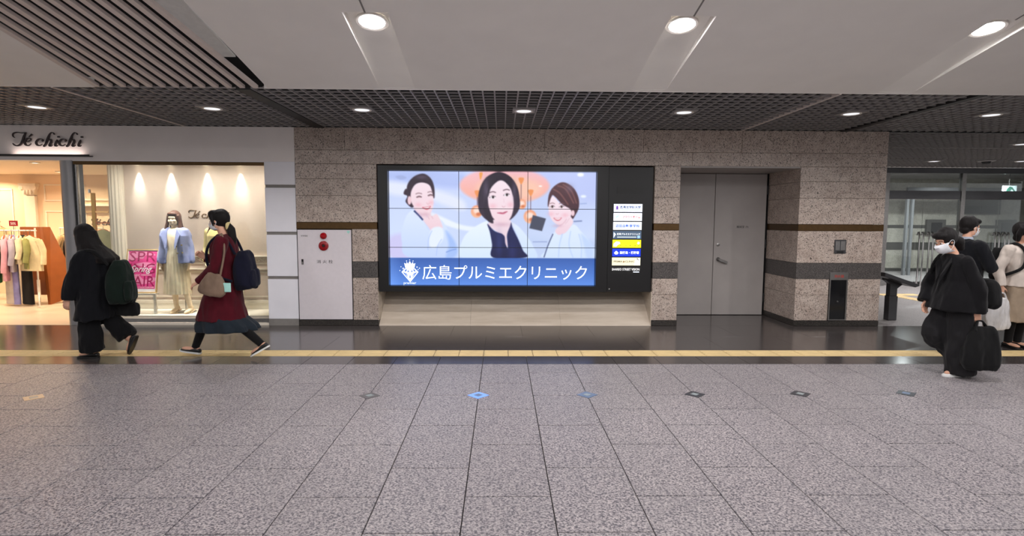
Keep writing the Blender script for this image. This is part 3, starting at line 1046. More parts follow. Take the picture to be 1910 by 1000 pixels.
    for ex, ey in ((838, 260), (938, 243)):
        line(A([(ex - 22, ey + 3), (ex, ey - 10), (ex + 20, ey - 4)]), 1.4, (60, 42, 52))
        oval(700 + ex / 3.846, 300 + ey / 3.846, 4.6, 2.4, (250, 250, 255), 0.6)
        oval(700 + (ex + 2) / 3.846, 300 + (ey - 1) / 3.846, 2.3, 2.4, (48, 34, 40), 0.5)
        line(A([(ex - 26, ey - 32), (ex, ey - 40), (ex + 22, ey - 34)]), 1.6, (96, 70, 82))
    line(A([(905, 320), (915, 330), (928, 322)]), 1.0, (214, 166, 180))
    line(A([(916, 270), (920, 300)]), 0.9, (232, 200, 212))
    fill(A([(868, 371), (895, 366), (910, 369), (925, 362), (945, 360), (925, 376), (905, 380)]), (206, 112, 140), soft=0.5)
    line(A([(870, 371), (908, 370), (944, 361)]), 0.7, (160, 70, 96))
    # ---- sitter on the right
    fill(B([(372, 498), (335, 560), (300, 640), (288, 692), (640, 692), (618, 575), (560, 505), (500, 450), (440, 510), (395, 526)]), (226, 238, 255), (210, 228, 255), soft=1)
    fill(B([(560, 520), (640, 600), (645, 692), (600, 692), (575, 600)]), (196, 216, 255), soft=3)
    line(B([(352, 520), (318, 600), (288, 690)]), 1.6, (52, 62, 108))
    fill(B([(312, 300), (322, 232), (352, 184), (405, 152), (455, 160), (505, 200), (535, 265), (537, 330), (515, 380), (492, 412), (476, 380), (470, 340), (420, 310), (360, 250), (340, 250), (318, 325)]), (84, 48, 56), (66, 40, 50), soft=0.8)
    for q in ((380, 175, 440, 200, 500, 300), (420, 165, 480, 210, 520, 300), (350, 200, 400, 230, 460, 310)):
        line(B([(q[0], q[1]), (q[2], q[3]), (q[4], q[5])]), 1.6, (142, 92, 88), 1.2)
    fill(B([(318, 335), (328, 280), (345, 250), (365, 262), (400, 300), (440, 322), (478, 345), (484, 380), (462, 412), (425, 448), (392, 456), (352, 430), (328, 390)]), (248, 230, 240), (244, 214, 226), soft=0.8)
    oval(940 + 495 / 3.847, 300 + 370 / 3.847, 3.2, 5.5, (240, 206, 216))
    for ex, ey in ((345, 326), (412, 326)):
        line(B([(ex - 17, ey + 2), (ex, ey - 9), (ex + 17, ey - 2)]), 1.3, (70, 46, 54))
        oval(940 + ex / 3.847, 300 + ey / 3.847, 3.6, 2.1, (250, 250, 255), 0.5)
        oval(940 + ex / 3.847, 300 + (ey - 1) / 3.847, 2.1, 2.2, (66, 42, 44), 0.5)
        line(B([(ex - 18, ey - 22), (ex, ey - 28), (ex + 18, ey - 22)]), 1.1, (128, 90, 94))
    line(B([(372, 372), (380, 380), (392, 372)]), 0.9, (220, 174, 184))
    fill(B([(355, 404), (385, 408), (414, 402), (402, 420), (384, 426), (366, 418)]), (208, 104, 122), soft=0.5)
    fill(B([(362, 407), (385, 410), (408, 405), (398, 415), (384, 418), (370, 414)]), (255, 250, 252), soft=0.4)
    fill(B([(452, 398), (470, 392), (492, 412), (496, 440), (470, 480), (440, 512), (392, 526), (368, 500), (388, 470), (430, 440), (448, 425)]), (246, 224, 234), (240, 208, 222), soft=0.8)
    line(B([(450, 412), (430, 440), (400, 462)]), 0.9, (216, 172, 188))
    line(B([(472, 405), (455, 430), (440, 446)]), 0.8, (222, 182, 196))
    for q in (((420, 520), (400, 600), (395, 690)), ((540, 520), (560, 600), (560, 690)), ((480, 500), (470, 600), (500, 690))):
        line(B(q), 1.3, (184, 206, 250), 1.2)
    # soft modelling of the faces: blush, shade under the chins, hair sheen
    def soft(cx, cy, rx, ry, col, k, sp=1.0):
        m_ = np.exp(-(((gx - cx) / rx) ** 2 + ((gy - cy) / ry) ** 2) * sp) * k
        put(m_, col)
    for cx, cy, rx, ry in ((779, 382, 6, 4), (803, 378, 5, 4), (918, 384, 7, 5), (951, 381, 6, 5), (1027, 398, 6, 4), (1054, 400, 6, 4)):
        soft(cx, cy, rx, ry, (240, 168, 184), 0.45)
    for cx, cy, rx, ry in ((790, 400, 12, 4), (935, 418, 16, 4), (1040, 420, 9, 3)):
        soft(cx, cy, rx, ry, (206, 160, 180), 0.5)
    for cx, cy, rx, ry in ((785, 331, 12, 4), (905, 352, 5, 18), (958, 355, 4, 16), (1062, 350, 8, 8)):
        soft(cx, cy, rx, ry, (126, 112, 140), 0.4)
    soft(930, 455, 6, 22, (70, 84, 150), 0.35)
    soft(955, 470, 8, 16, (60, 70, 140), 0.35)
    # ---- blue caption band
    band = gy > 481.0
    tt = np.clip((gy - 481) / 51.0, 0, 1)
    a, b = np.array([58, 98, 178]), np.array([96, 146, 236])
    bl = a + (b - a) * tt[..., None] + 22 * np.clip((745 - gx) / 22, 0, 1)[..., None]
    img[band] = bl[band]
    return np.clip(blur(img, 1), 0, 255), (X0, X1, Y0, Y1)

def to_lin(c):
    c = c / 255.0
    return np.where(c <= 0.04045, c / 12.92, ((c + 0.055) / 1.055) ** 2.4)

m, nt, b = new_mat('video_wall_picture')
at = N(nt, 'ShaderNodeAttribute', attribute_name='picture')
b.inputs['Base Color'].default_value = (0.01, 0.01, 0.01, 1)
b.inputs['Roughness'].default_value = 0.25
nt.links.new(at.outputs['Color'], b.inputs['Emission Color'])
b.inputs['Emission Strength'].default_value = 1.0
M['picture'] = m
M['caption_white'] = glow('caption_white_glow', (232, 240, 255), 1.0)
M['caption_blue'] = glow('caption_blue_glow', (66, 106, 186), 1.0)

SX0, SX1, SZ0, SZ1, SY = -1.693, 1.423, 0.606, 2.323, 8.55
vw = thing('video_wall', 'large bright video wall with three portraits over a blue caption band', 'screen', (0.0, 8.6, 0.51))
fr = MB()
fr.box(-1.842, SX0 - 0.004, WALL_Y + 0.02, 8.62, 0.515, 2.40)
fr.box(SX1 + 0.004, 1.60, WALL_Y + 0.02, 8.62, 0.515, 2.40)
fr.box(SX0 - 0.004, SX1 + 0.004, WALL_Y + 0.02, 8.62, 0.515, SZ0 - 0.004)
fr.box(SX0 - 0.004, SX1 + 0.004, WALL_Y + 0.02, 8.62, SZ1 + 0.004, 2.40)
fr.build('frame', 'black_frame', vw)
MB().box(SX0 - 0.01, SX1 + 0.01, SY + 0.006, 8.70, SZ0 - 0.01, SZ1 + 0.01).build('housing', 'black', vw)
pic, ext = paint_screen()
picl = to_lin(pic)
PH, PW = picl.shape[:2]
gw, gh = (SX1 - SX0) / 3, (SZ1 - SZ0) / 3
# the joints between the panels as the photograph places them
xj = [SX0, -0.648, 0.394, SX1]
zj = [SZ1, 1.767, 1.180, SZ0]
for r in range(3):
    for c in range(3):
        x0, x1 = xj[c] + 0.004 * (c > 0), xj[c + 1] - 0.004 * (c < 2)
        z1, z0 = zj[r] - 0.004 * (r > 0), zj[r + 1] + 0.004 * (r < 2)
        nx, ny = 190, 104
        xs_, zs_ = np.linspace(x0, x1, nx), np.linspace(z1, z0, ny)
        X, Zz = np.meshgrid(xs_, zs_)
        V = np.stack([X, np.full_like(X, SY), Zz], -1).reshape(-1, 3)
        idx = np.arange(nx * ny).reshape(ny, nx)
        F = np.stack([idx[:-1, :-1], idx[1:, :-1], idx[1:, 1:], idx[:-1, 1:]], -1).reshape(-1, 4)
        me = bpy.data.meshes.new('screen_panel')
        me.from_pydata((V - np.array(abs_loc(vw))).tolist(), [], F.tolist())
        u = np.clip((X - SX0) / (SX1 - SX0) * (PW - 1), 0, PW - 1)
        v = np.clip((SZ1 - Zz) / (SZ1 - SZ0) * (PH - 1), 0, PH - 1)
        u0, v0 = np.floor(u).astype(int), np.floor(v).astype(int)
        u1, v1 = np.minimum(u0 + 1, PW - 1), np.minimum(v0 + 1, PH - 1)
        fu, fv = (u - u0)[..., None], (v - v0)[..., None]
        colr = (picl[v0, u0] * (1 - fu) + picl[v0, u1] * fu) * (1 - fv) + (picl[v1, u0] * (1 - fu) + picl[v1, u1] * fu) * fv
        att = me.color_attributes.new('picture', 'FLOAT_COLOR', 'POINT')
        att.data.foreach_set('color', np.concatenate([colr, np.ones((ny, nx, 1))], -1).reshape(-1).astype(np.float32))
        me.materials.append(M['picture'])
        o = bpy.data.objects.new('screen_panel', me)
        COL.objects.link(o)
        o.parent = vw
def sx(px):
    return SX0 + (px - 727.0) / 383.0 * (SX1 - SX0)
def sz(py):
    return SZ1 - (py - 320.5) / 211.5 * (SZ1 - SZ0)
text('caption_lettering', '広島プルミエクリニック', 'caption_white', vw, (sx(787) + sx(1096)) / 2, SY - 0.001, sz(508), width=sx(1096) - sx(787), height=0.222, depth=0.001)
text('logo_lettering', 'premier', 'caption_white', vw, sx(763.5), SY - 0.001, sz(529), width=0.19, depth=0.001)
def lg(u, v):                      # logo drawing in its own crop coordinates
    return sx(720 + u / 9.55), sz(470 + v / 9.55)
lo_ = MB()
def flat(mb, pts, y=SY - 0.001, d=0.001):
    mb.prism([lg(*p) for p in pts], 'y', y - d, y)
flat(lo_, [(335, 285), (497, 285), (515, 200), (478, 215), (470, 175), (445, 215), (415, 160), (385, 215), (360, 175), (352, 215), (315, 195)])
for a in ((358, 160), (415, 143), (474, 160), (258, 266), (238, 333), (563, 316)):
    flat(lo_, [(a[0] - 9, a[1]), (a[0], a[1] - 11), (a[0] + 9, a[1]), (a[0], a[1] + 11)])
for a, q in (((298, 297), 24), ((543, 270), 17), ((588, 291), 14)):
    flat(lo_, [(a[0] - q, a[1]), (a[0] - 5, a[1] - 5), (a[0], a[1] - q), (a[0] + 5, a[1] - 5), (a[0] + q, a[1]), (a[0] + 5, a[1] + 5), (a[0], a[1] + q), (a[0] - 5, a[1] + 5)])
flat(lo_, [(265, 360), (330, 295), (420, 285), (505, 295), (570, 360), (420, 545)])
lo_.build('logo_diamond', 'caption_white', vw)
lf = MB()
for p in ([(290, 362), (330, 375), (395, 490)], [(318, 350), (338, 312), (368, 312), (345, 352)], [(385, 322), (405, 358), (368, 360)], [(452, 322), (468, 358), (432, 360)],
          [(470, 312), (502, 315), (520, 350), (495, 352)], [(545, 362), (508, 375), (445, 490)], [(420, 395), (432, 465), (404, 465)], [(335, 382), (352, 378), (400, 465)], [(505, 380), (488, 378), (440, 465)]):
    flat(lf, p, SY - 0.002)
lf.build('logo_facets', 'caption_blue', vw)
# ------------------------------------------------------------------ sign column beside the screen
sc_ = thing('sign_column', 'black panel of seven lit name plates right of the video wall', 'sign panel', (1.94, 8.55, 0.51))
MB().box(1.603, 2.275, WALL_Y + 0.035, 8.60, 0.515, 2.40).build('panel', 'black_frame', sc_, bevel=0.004)
MB().box(1.73, 2.10, WALL_Y + 0.028, WALL_Y + 0.04, 2.01, 2.11).build('sensor_window', 'black', sc_)
yy = WALL_Y + 0.035
PLX0, PLX1 = 1.685, 2.115
plates = [('広島女学院大学', (232, 240, 255), (40, 70, 120)), ('フラワーホーム', (240, 246, 255), (190, 40, 60)), ('沼田自動車学校', (240, 246, 255), (30, 90, 200)),
          ('広島プルミエクリニック', (70, 88, 108), (245, 250, 255)), ('', (244, 236, 20), (40, 40, 40)), ('国税局・税務署', (10, 50, 200), (240, 246, 255)), ('PRIMA   CLINIC', (226, 222, 190), (90, 74, 52))]
zt0, step, ph = 1.848, 0.1345, 0.119
for i, (body, bg, fg) in enumerate(plates):
    z1 = zt0 - i * step
    z0 = z1 - ph
    bgm, fgm = glow('name_plate_glow_%d' % i, bg, 0.82), glow('name_plate_ink_%d' % i, fg, 0.8)
    dx = -0.002 * i
    p = MB().box(PLX0 + dx, PLX1 + dx, yy - 0.008, yy + 0.002, z0, z1).build('name_plate', bgm, sc_)
    cx, cz, fy = (PLX0 + PLX1) / 2 + dx, (z0 + z1) / 2, yy - 0.0085
    L = {0: (0.31, 0.042), 1: (0.27, 0.042), 2: (0.37, 0.046), 3: (0.35, 0.034), 5: (0.29, 0.044), 6: (0.32, 0.026)}
    if body:
        w_, h_ = L[i]
        ox = {0: 0.035, 1: 0.055, 2: 0, 3: 0.02, 5: 0.045, 6: -0.03}[i]
        text('plate_lettering', body, fgm, p, cx + ox, fy, cz + (0.012 if i in (0, 3) else 0), width=w_, height=h_, depth=0.0008, bold=0.022)
    def mark(name, pts, col, st=0.9):
        mm = MB()
        mm.prism([(cx + a, cz + b_) for a, b_ in pts], 'y', fy - 0.0008, fy)
        return mm.build(name, glow('plate_mark_glow', col, st), p)
    if i == 0:
        mark('plate_emblem', [(-0.18, -0.03), (-0.18, 0.02), (-0.165, 0.035), (-0.15, 0.02), (-0.15, -0.03), (-0.165, -0.02)], (110, 70, 170))
        mark('plate_line', [(-0.12, -0.03), (0.19, -0.03), (0.19, -0.024), (-0.12, -0.024)], (150, 190, 210))
    if i == 1:
        mark('plate_emblem', [(-0.19, -0.01), (-0.17, 0.02), (-0.13, 0.025), (-0.10, 0.0), (-0.13, 0.012), (-0.17, -0.02)], (180, 220, 215))
    if i == 3:
        mark('plate_emblem', [(-0.205, 0.04), (-0.17, 0.01), (-0.205, -0.05)], (235, 245, 255))
        mark('plate_line', [(-0.15, -0.04), (0.14, -0.04), (0.14, -0.028), (-0.15, -0.028)], (200, 215, 225))
        mark('plate_emblem', [(0.155, -0.05), (0.195, -0.05), (0.195, -0.012), (0.155, -0.012)], (150, 190, 230))
    if i == 4:
        mark('plate_emblem', [(-0.205, -0.04), (-0.20, 0.0), (-0.16, 0.035), (-0.11, 0.03), (-0.10, 0.0), (-0.14, -0.02), (-0.16, -0.045)], (246, 250, 250))
        mark('plate_emblem', [(0.155, 0.0), (0.165, 0.03), (0.19, 0.03), (0.198, 0.005), (0.18, -0.01)], (250, 250, 235))
        mark('plate_line', [(0.175, -0.045), (0.185, -0.045), (0.185, -0.01), (0.175, -0.01)], (90, 150, 40))
        for a in (-0.10, -0.02, 0.05, 0.12):
            mark('plate_line', [(a, -0.035), (a + 0.03, -0.038), (a + 0.008, -0.03), (a + 0.004, -0.012), (a, -0.012)], (60, 60, 40))
        mark('plate_line', [(-0.02, 0.01), (0.06, 0.01), (0.06, 0.02), (-0.02, 0.02)], (215, 190, 20))
    if i == 5:
        mark('plate_emblem', [(-0.19, -0.005), (-0.165, 0.022), (-0.155, 0.028), (-0.145, 0.022), (-0.12, -0.005), (-0.14, -0.028), (-0.17, -0.028)], (235, 240, 255))
    if i == 6:
        mark('plate_emblem', [(-0.055, -0.01), (-0.04, 0.015), (-0.02, 0.0), (-0.035, -0.02)], (140, 110, 80))
        mark('plate_portrait', [(0.12, -0.055), (0.13, 0.0), (0.16, 0.045), (0.21, 0.045), (0.21, -0.055)], (250, 248, 240))
        mark('plate_portrait', [(0.155, 0.04), (0.17, 0.052), (0.19, 0.03), (0.188, 0.0), (0.178, 0.025)], (50, 45, 45))
text('column_lettering', 'SHAREO STREET VISION', glow('column_lettering_glow', (240, 240, 240), 0.8), sc_, 1.885, yy - 0.001, 0.862, width=0.42, height=0.036, depth=0.001, bold=0.012)
MB().prism([(2.0, 0.815), (2.09, 0.815), (2.09, 0.828), (2.0, 0.828)], 'y', yy - 0.002, yy - 0.0005).build('column_mark', M['caption_white'], sc_)
MB().box(1.69, 2.10, yy - 0.0006, yy, 0.80, 0.84).build('column_strip', 'black', sc_)
for zz in (0.56,):
    MB().lathe((1.64, yy, zz), [(0.012, 0), (0.012, -0.006), (0.002, -0.008)], 'y', 10).build('screw', 'steel', sc_)

# ------------------------------------------------------------------ hydrant cabinet
hc = thing('hydrant_cabinet', 'pale lilac steel fire hydrant cabinet with red lamp and push button', 'fire cabinet', (-2.64, 8.50, 0.085))
MB().box(-3.045, -2.236, WALL_Y + 0.012, 8.60, 0.088, 1.448).build('body', 'black', hc)
hd = MB().box(-3.036, -2.243, WALL_Y - 0.012, WALL_Y + 0.012, 0.094, 1.442).build('door', 'cabinet', hc, bevel=0.004)
fy = WALL_Y - 0.012
MB().lathe((-2.650, fy, 1.352), [(0.05, 0.0), (0.048, -0.02), (0.038, -0.042), (0.02, -0.054), (0.002, -0.057)], 'y').build('alarm_lamp', 'red_lens', hc, smooth=True)
pb = MB().lathe((-2.650, fy, 1.205), [(0.072, 0), (0.072, -0.014), (0.062, -0.022), (0.028, -0.022), (0.024, -0.012), (0.002, -0.012)], 'y', 32).build('push_button', 'red', hc, smooth=True)
MB().lathe((-2.650, fy - 0.012, 1.205), [(0.02, 0), (0.019, -0.006), (0.002, -0.007)], 'y').build('button_centre', 'black', pb, smooth=True)
MB().box(-2.985, -2.955, fy - 0.006, fy, 0.925, 1.005).build('handle', 'black', hc, bevel=0.003)
MB().box(-2.982, -2.958, fy - 0.012, fy - 0.004, 0.925, 0.965).build('handle', 'steel', hc, bevel=0.003)
text('cabinet_lettering', '消 火 栓', 'ink', hc, -2.640, fy, 0.968, width=0.24, height=0.052, depth=0.001)
text('cabinet_lettering', '非常電話', 'ink', hc, -2.935, fy, 1.352, width=0.10, height=0.024, depth=0.001)
MB().prism([(-2.305, 1.425), (-2.29, 1.432), (-2.28, 1.425), (-2.27, 1.432), (-2.258, 1.425), (-2.262, 1.405), (-2.28, 1.385), (-2.30, 1.405)], 'y', fy - 0.001, fy).build('sticker', 'mint', hc)

# ------------------------------------------------------------------ intercom and extinguisher niche on the right pier
ic = thing('wall_intercom', 'small grey two-window wall intercom box on the granite pier', 'intercom', (5.135, WALL_Y, 1.115))
MB().box(5.045, 5.225, WALL_Y - 0.012, WALL_Y + 0.01, 1.115, 1.325).build('plate', 'dark_steel', ic, bevel=0.004)
for x in (5.062, 5.142):
    MB().box(x, x + 0.066, WALL_Y - 0.016, WALL_Y - 0.01, 1.165, 1.305).build('window', 'steel', ic, bevel=0.003)
MB().box(5.085, 5.185, WALL_Y - 0.015, WALL_Y - 0.01, 1.128, 1.15).build('slot', 'black', ic)
en = thing('extinguisher_niche', 'tall narrow steel-framed fire extinguisher niche with dark glass door', 'fire cabinet', (5.14, WALL_Y, 0.09))
f_ = MB()
f_.box(5.0, 5.018, WALL_Y - 0.012, WALL_Y + 0.1, 0.09, 0.83)
f_.box(5.262, 5.28, WALL_Y - 0.012, WALL_Y + 0.1, 0.09, 0.83)
f_.box(5.018, 5.262, WALL_Y - 0.012, WALL_Y + 0.1, 0.09, 0.105)
f_.build('frame', 'steel', en)
MB().box(5.018, 5.262, WALL_Y - 0.012, WALL_Y - 0.001, 0.712, 0.83).build('head_plate', 'steel', en)
text('niche_lettering', '消火器', 'ink_red', en, 5.14, WALL_Y - 0.0125, 0.77, width=0.15, height=0.045, depth=0.001)
MB().box(5.0, 5.28, WALL_Y + 0.16, WALL_Y + 0.18, 0.09, 0.72).build('back', 'black', en)
MB().box(5.019, 5.261, WALL_Y + 0.004, WALL_Y + 0.008, 0.106, 0.711).build('glass_door', 'screen_off', en)
MB().lathe((5.14, WALL_Y + 0.004, 0.38), [(0.014, 0), (0.012, -0.015), (0.002, -0.017)], 'y', 12).build('knob', 'steel', en, smooth=True)

# ------------------------------------------------------------------ tactile map stand by the pier
st = thing('map_stand', 'dark grey slanted-top information stand on a post beside the granite pier', 'stand', (6.36, 8.98, 0.0))
MB().box(6.29, 6.43, 8.92, 9.04, 0.0, 0.40).build('post', 'dark_steel', st, bevel=0.01)
MB().prism([(6.30, 0.40), (6.42, 0.40), (6.42, 0.52), (6.50, 0.585), (6.50, 0.62), (6.22, 0.70), (6.22, 0.66), (6.30, 0.60)], 'y', 8.93, 9.03).build('bracket', 'dark_steel', st, bevel=0.006)
MB().prism([(6.06, 0.80), (6.62, 0.61), (6.62, 0.585), (6.56, 0.565), (6.06, 0.735)], 'y', 8.72, 9.24).build('slanted_top', 'dark_steel', st, bevel=0.008)

# ------------------------------------------------------------------ square markers let into the floor
M['marker_blue'] = glow('marker_blue_glow', (112, 152, 236), 0.62)
M['marker_dim'] = plain('marker_blue_grey', (104, 122, 150), 0.3)
M['marker_grey'] = plain('marker_grey', (106, 104, 106), 0.35)
M['marker_dark'] = plain('marker_dark', (62, 64, 70), 0.3)
M['marker_glass'] = plain('marker_pale_glass', (150, 160, 162), 0.2)
M['marker_beige'] = plain('marker_beige', (214, 186, 152), 0.4)
mk = [(-1.197, 5.017, 'marker_grey', 'marker_glass', 'plain grey square floor marker in the tile joint next to the glowing blue one'),
      (-0.209, 5.024, 'marker_blue', 'marker_dim', 'glowing light blue square floor marker set cornerwise in the tile joint'),
      (0.790, 5.032, 'marker_dim', 'marker_glass', 'dull blue-grey square floor marker in the tile joint'),
      (1.790, 5.044, 'marker_dark', 'marker_glass', 'dark square floor marker with a pale glass centre, nearest the blue-grey marker'),
      (2.783, 5.056, 'marker_dark', 'marker_glass', 'dark square floor marker with pale glass centre, second after the blue-grey marker'),
      (3.788, 5.068, 'marker_dark', 'marker_dim', 'dark square floor marker with dim centre, last one by the walking black-suited woman'),
      (-4.173, 4.975, 'marker_beige', 'marker_glass', 'beige square floor marker before the clothes shop')]
for x, y, m0, m1, lab in mk:
    t = thing('floor_marker', lab, 'floor marker', (x, y, 0.0), 'square markers in the floor joints')
    q = 0.098
    MB().prism([(x, y - q), (x + q, y), (x, y + q), (x - q, y)], 'z', 0.0005, 0.004).build('plate', m0, t)
    q = 0.042
    MB().prism([(x, y - q), (x + q, y), (x, y + q), (x - q, y)], 'z', 0.004, 0.0052).build('centre', m1, t)

# ------------------------------------------------------------------ lobby behind the glass doors
wr = struct(MB().box(6.5, 20, 18.0, 18.2, 0, 3.3).build('wall_far', 'far_wall', origin=(12, 18, 0)), 'pale stone wall at the end of the lobby')
for z0, z1, m_ in ((1.40, 1.50, 'far_band'), (0.70, 0.94, 'far_band'), (0, 0.1, 'far_band')):
    MB().box(6.5, 20, 17.985, 18.0, z0, z1).build('wall_band', m_, wr)
struct(MB().box(18.0, 18.2, 8.43, 18, 0, 3.3).build('wall_right', 'far_wall', origin=(18, 13, 0)), 'stone wall on the right of the lobby')
struct(MB().box(9.2, 20, 13.9, 18, 2.98, 3.05).build('ceiling_lobby', 'grid_bar', origin=(12, 16, 2.98)), 'grey ceiling of the far lobby')
for x, w in ((13.70, 0.62), (16.0, 0.64)):
    t = thing('wall_display', 'dark framed display board on the far stone wall, ' + ('by the inner door' if x < 15 else 'beyond the standing woman'), 'display board', (x + w / 2, 17.98, 1.19))
    MB().box(x, x + w, 17.90, 17.984, 1.19, 1.68).build('frame', 'far_band', t, bevel=0.01)
    MB().box(x + 0.14, x + w - 0.14, 17.88, 17.90, 1.27, 1.58).build('pane', 'screen_off', t)
t = thing('ticket_window', 'wide dark window high on the far lobby wall', 'window', (15.3, 17.98, 1.85))
MB().box(14.75, 16.1, 17.93, 17.984, 1.85, 2.35).build('frame', 'far_band', t)
for x in (14.80, 15.45):
    MB().box(x, x + 0.6, 17.91, 17.93, 1.88, 2.12).build('pane', 'screen_off', t)
es = thing('exit_sign', 'green and white lit exit sign hanging in the far lobby', 'sign', (14.2, 15.6, 2.35))
MB().box(14.02, 14.40, 15.58, 15.62, 2.42, 2.62).build('case', glow('exit_sign_white', (216, 236, 240), 0.9), es)
MB().prism([(14.10, 2.46), (14.2, 2.46), (14.25, 2.53), (14.32, 2.46), (14.36, 2.46), (14.27, 2.58), (14.20, 2.60), (14.13, 2.54)], 'y', 15.575, 15.58).build('pictogram', glow('exit_sign_green', (30, 110, 90), 0.7), es)
MB().cyl((14.2, 15.6, 2.62), (14.2, 15.6, 2.98), 0.01, 8).build('hanger', 'steel', es)
inner = thing('inner_door_frame', 'grey steel inner door frame seen through the glass doors', 'door frame', (13.0, 16.6, 0))
for x in (12.05, 12.20):
    MB().box(x, x + 0.07, 16.58, 16.66, 0, 2.45).build('jamb', 'light_steel', inner)
MB().box(12.05, 15.6, 16.58, 16.66, 2.45, 2.62).build('head', 'dark_steel', inner)
for x, y, where in ((11.2, 15.2, 'by the inner door frame'), (13.6, 15.4, 'by the exit sign')):
    downlight(x, y, 2.975, 0, 0.115, 'small white downlight in the far lobby ceiling ' + where, 'downlights in the far lobby', 170, 'lamp_glow_soft', 160)

# glass door front
GY = 13.85
gf = struct(MB().box(9.45, 17.95, GY - 0.05, GY + 0.05, 2.80, 2.93).build('trim_1', 'dark_steel', origin=(11.5, GY, 2.8)), 'steel head rail of the glass door front')
tr = struct(MB().box(9.45, 17.95, GY - 0.03, GY + 0.03, 2.16, 2.37).build('trim_2', 'dark_steel', origin=(11.5, GY, 2.16)), 'steel transom over the glass doors')
for i, x in enumerate((9.52, 11.43, 13.35, 15.26)):
    struct(MB().box(x - 0.05, x + 0.05, GY - 0.05, GY + 0.05, 0, 2.80).build('trim_%d' % (i + 3), 'steel', origin=(x, GY, 0)), 'steel mullion of the glass door front')
for i, x in enumerate((9.57, 11.48, 13.40)):
    x1 = x + 1.81
    w_ = struct(MB().box(x, x1, GY - 0.006, GY + 0.006, 2.37, 2.80).build('window_%d' % (i + 4), 'dark_glass', origin=(x + 0.9, GY, 2.37)), 'glass fanlight over the lobby doors')
    for j in range(2):
        a = x + j * 0.905
        d = struct(MB().box(a + 0.004, a + 0.90, GY - 0.008, GY + 0.008, 0.10, 2.155).build('door_%d' % (2 + i * 2 + j), 'dark_glass', origin=(a + 0.45, GY, 0)), 'frameless glass lobby door with long bar handles')
        MB().box(a + 0.004, a + 0.90, GY - 0.022, GY + 0.022, 0.01, 0.10).build('bottom_rail', 'steel', d)
        hx = a + (0.78 if j == 0 else 0.12)
        for dx in (0, 0.10):
            path = [(hx + dx, GY - 0.02, 1.27), (hx + dx, GY - 0.10, 1.27), (hx + dx, GY - 0.10, 0.10), (hx + dx, GY - 0.02, 0.10)]
            MB().tube(catmull(path, 4), 0.018, 8).build('bar_handle', 'chrome', d, smooth=True)

# ------------------------------------------------------------------ clothes shop shell
FX0, FX1 = -12.0, -3.05
fa = MB()
fa.box(FX0, FX1, WALL_Y, 8.60, 2.44, GRID_Z - 0.002)
fascia = struct(fa.build('wall_shop_front', 'fascia', origin=(-7, WALL_Y, 2.44)), 'light grey fascia over the clothes shop')
# white panelled pier
pc = struct(MB().box(-3.498, -3.055, WALL_Y + 0.02, 9.30, 0, 2.44).build('wall_pier', 'panel_gap', origin=(-3.27, 8.8, 0)), 'white panelled pier beside the shop window')
zz = [0.10, 0.70, 1.365, 2.06, 2.44]
for i in range(4):
    MB().box(-3.50, -3.053, WALL_Y, WALL_Y + 0.03, zz[i] + (0.045 if i else 0), zz[i + 1]).build('pier_panel', 'white_panel', pc, bevel=0.003)
MB().box(-3.50, -3.053, WALL_Y - 0.002, WALL_Y + 0.03, 0, 0.097).build('pier_base', 'panel_gap', pc)
# floor, ceiling and walls of the shop
struct(MB().box(-13, -3.1, 8.44, 12.2, -0.0115, 0.002).build('floor_shop', 'shop_floor', origin=(-8, 10, -0.0115)), 'pale glossy shop floor')
struct(MB().box(-13, -3.1, 8.60, 12.2, 2.50, 2.54).build('ceiling_shop', 'shop_ceiling', origin=(-8, 10, 2.5)), 'cream shop ceiling')
ws = struct(MB().box(-13, -3.1, 12.0, 12.2, 0.002, 2.50).build('wall_shop_back', 'cream_wall', origin=(-8, 12, 0)), 'cream panelled back wall of the shop')
struct(MB().box(-13.1, -12.9, 8.5, 12.2, 0, 2.5).build('wall_shop_left', 'cream_wall', origin=(-13, 10, 0)), 'cream side wall of the shop')
# pilaster with capital, picture rail and panels on the back wall
MB().box(-9.93, -9.70, 11.93, 12.0, 0.002, 2.06).build('pilaster', 'window_white', ws, bevel=0.01)
cp = MB()
cp.box(-9.99, -9.64, 11.88, 12.0, 2.27, 2.31)
cp.hexa([(-9.93, 11.92, 2.07), (-9.70, 11.92, 2.07), (-9.70, 12, 2.07), (-9.93, 12, 2.07)], [(-9.98, 11.89, 2.27), (-9.65, 11.89, 2.27), (-9.65, 12, 2.27), (-9.98, 12, 2.27)])
for x in (-9.95, -9.68):
    cp.lathe((x, 11.89, 2.22), [(0.045, 0.0), (0.05, 0.03), (0.02, 0.05)], 'y', 14)
for x in (-9.88, -9.815, -9.75):
    cp.ell((x, 11.90, 2.13), (0.03, 0.02, 0.05), 10, 6)
cp.build('capital', 'window_white', ws)
def moulding(name, x0, x1, z0, z1, y, parent, w=0.025, d=0.014, mat='window_white'):
    m_ = MB()
    m_.box(x0, x1, y - d, y, z0, z0 + w)
    m_.box(x0, x1, y - d, y, z1 - w, z1)
    m_.box(x0, x0 + w, y - d, y, z0 + w, z1 - w)
    m_.box(x1 - w, x1, y - d, y, z0 + w, z1 - w)
    return m_.build(name, mat, parent)
moulding('wall_panel', -9.55, -8.7, 0.5, 1.75, 12.0, ws)
moulding('wall_panel', -9.55, -8.7, 1.95, 2.3, 12.0, ws)
moulding('wall_panel', -11.4, -10.2, 0.5, 2.2, 12.0, ws)
MB().box(-8.9, -7.3, 11.80, 12.0, 1.85, 1.89).build('wall_shelf', 'window_white', ws)
MB().box(-8.9, -7.3, 11.94, 12.0, 1.97, 2.0).build('wall_shelf', 'window_white', ws)
MB().box(-8.05, -8.0, 11.90, 12.0, 1.2, 1.97).build('shelf_upright', 'window_white', ws)

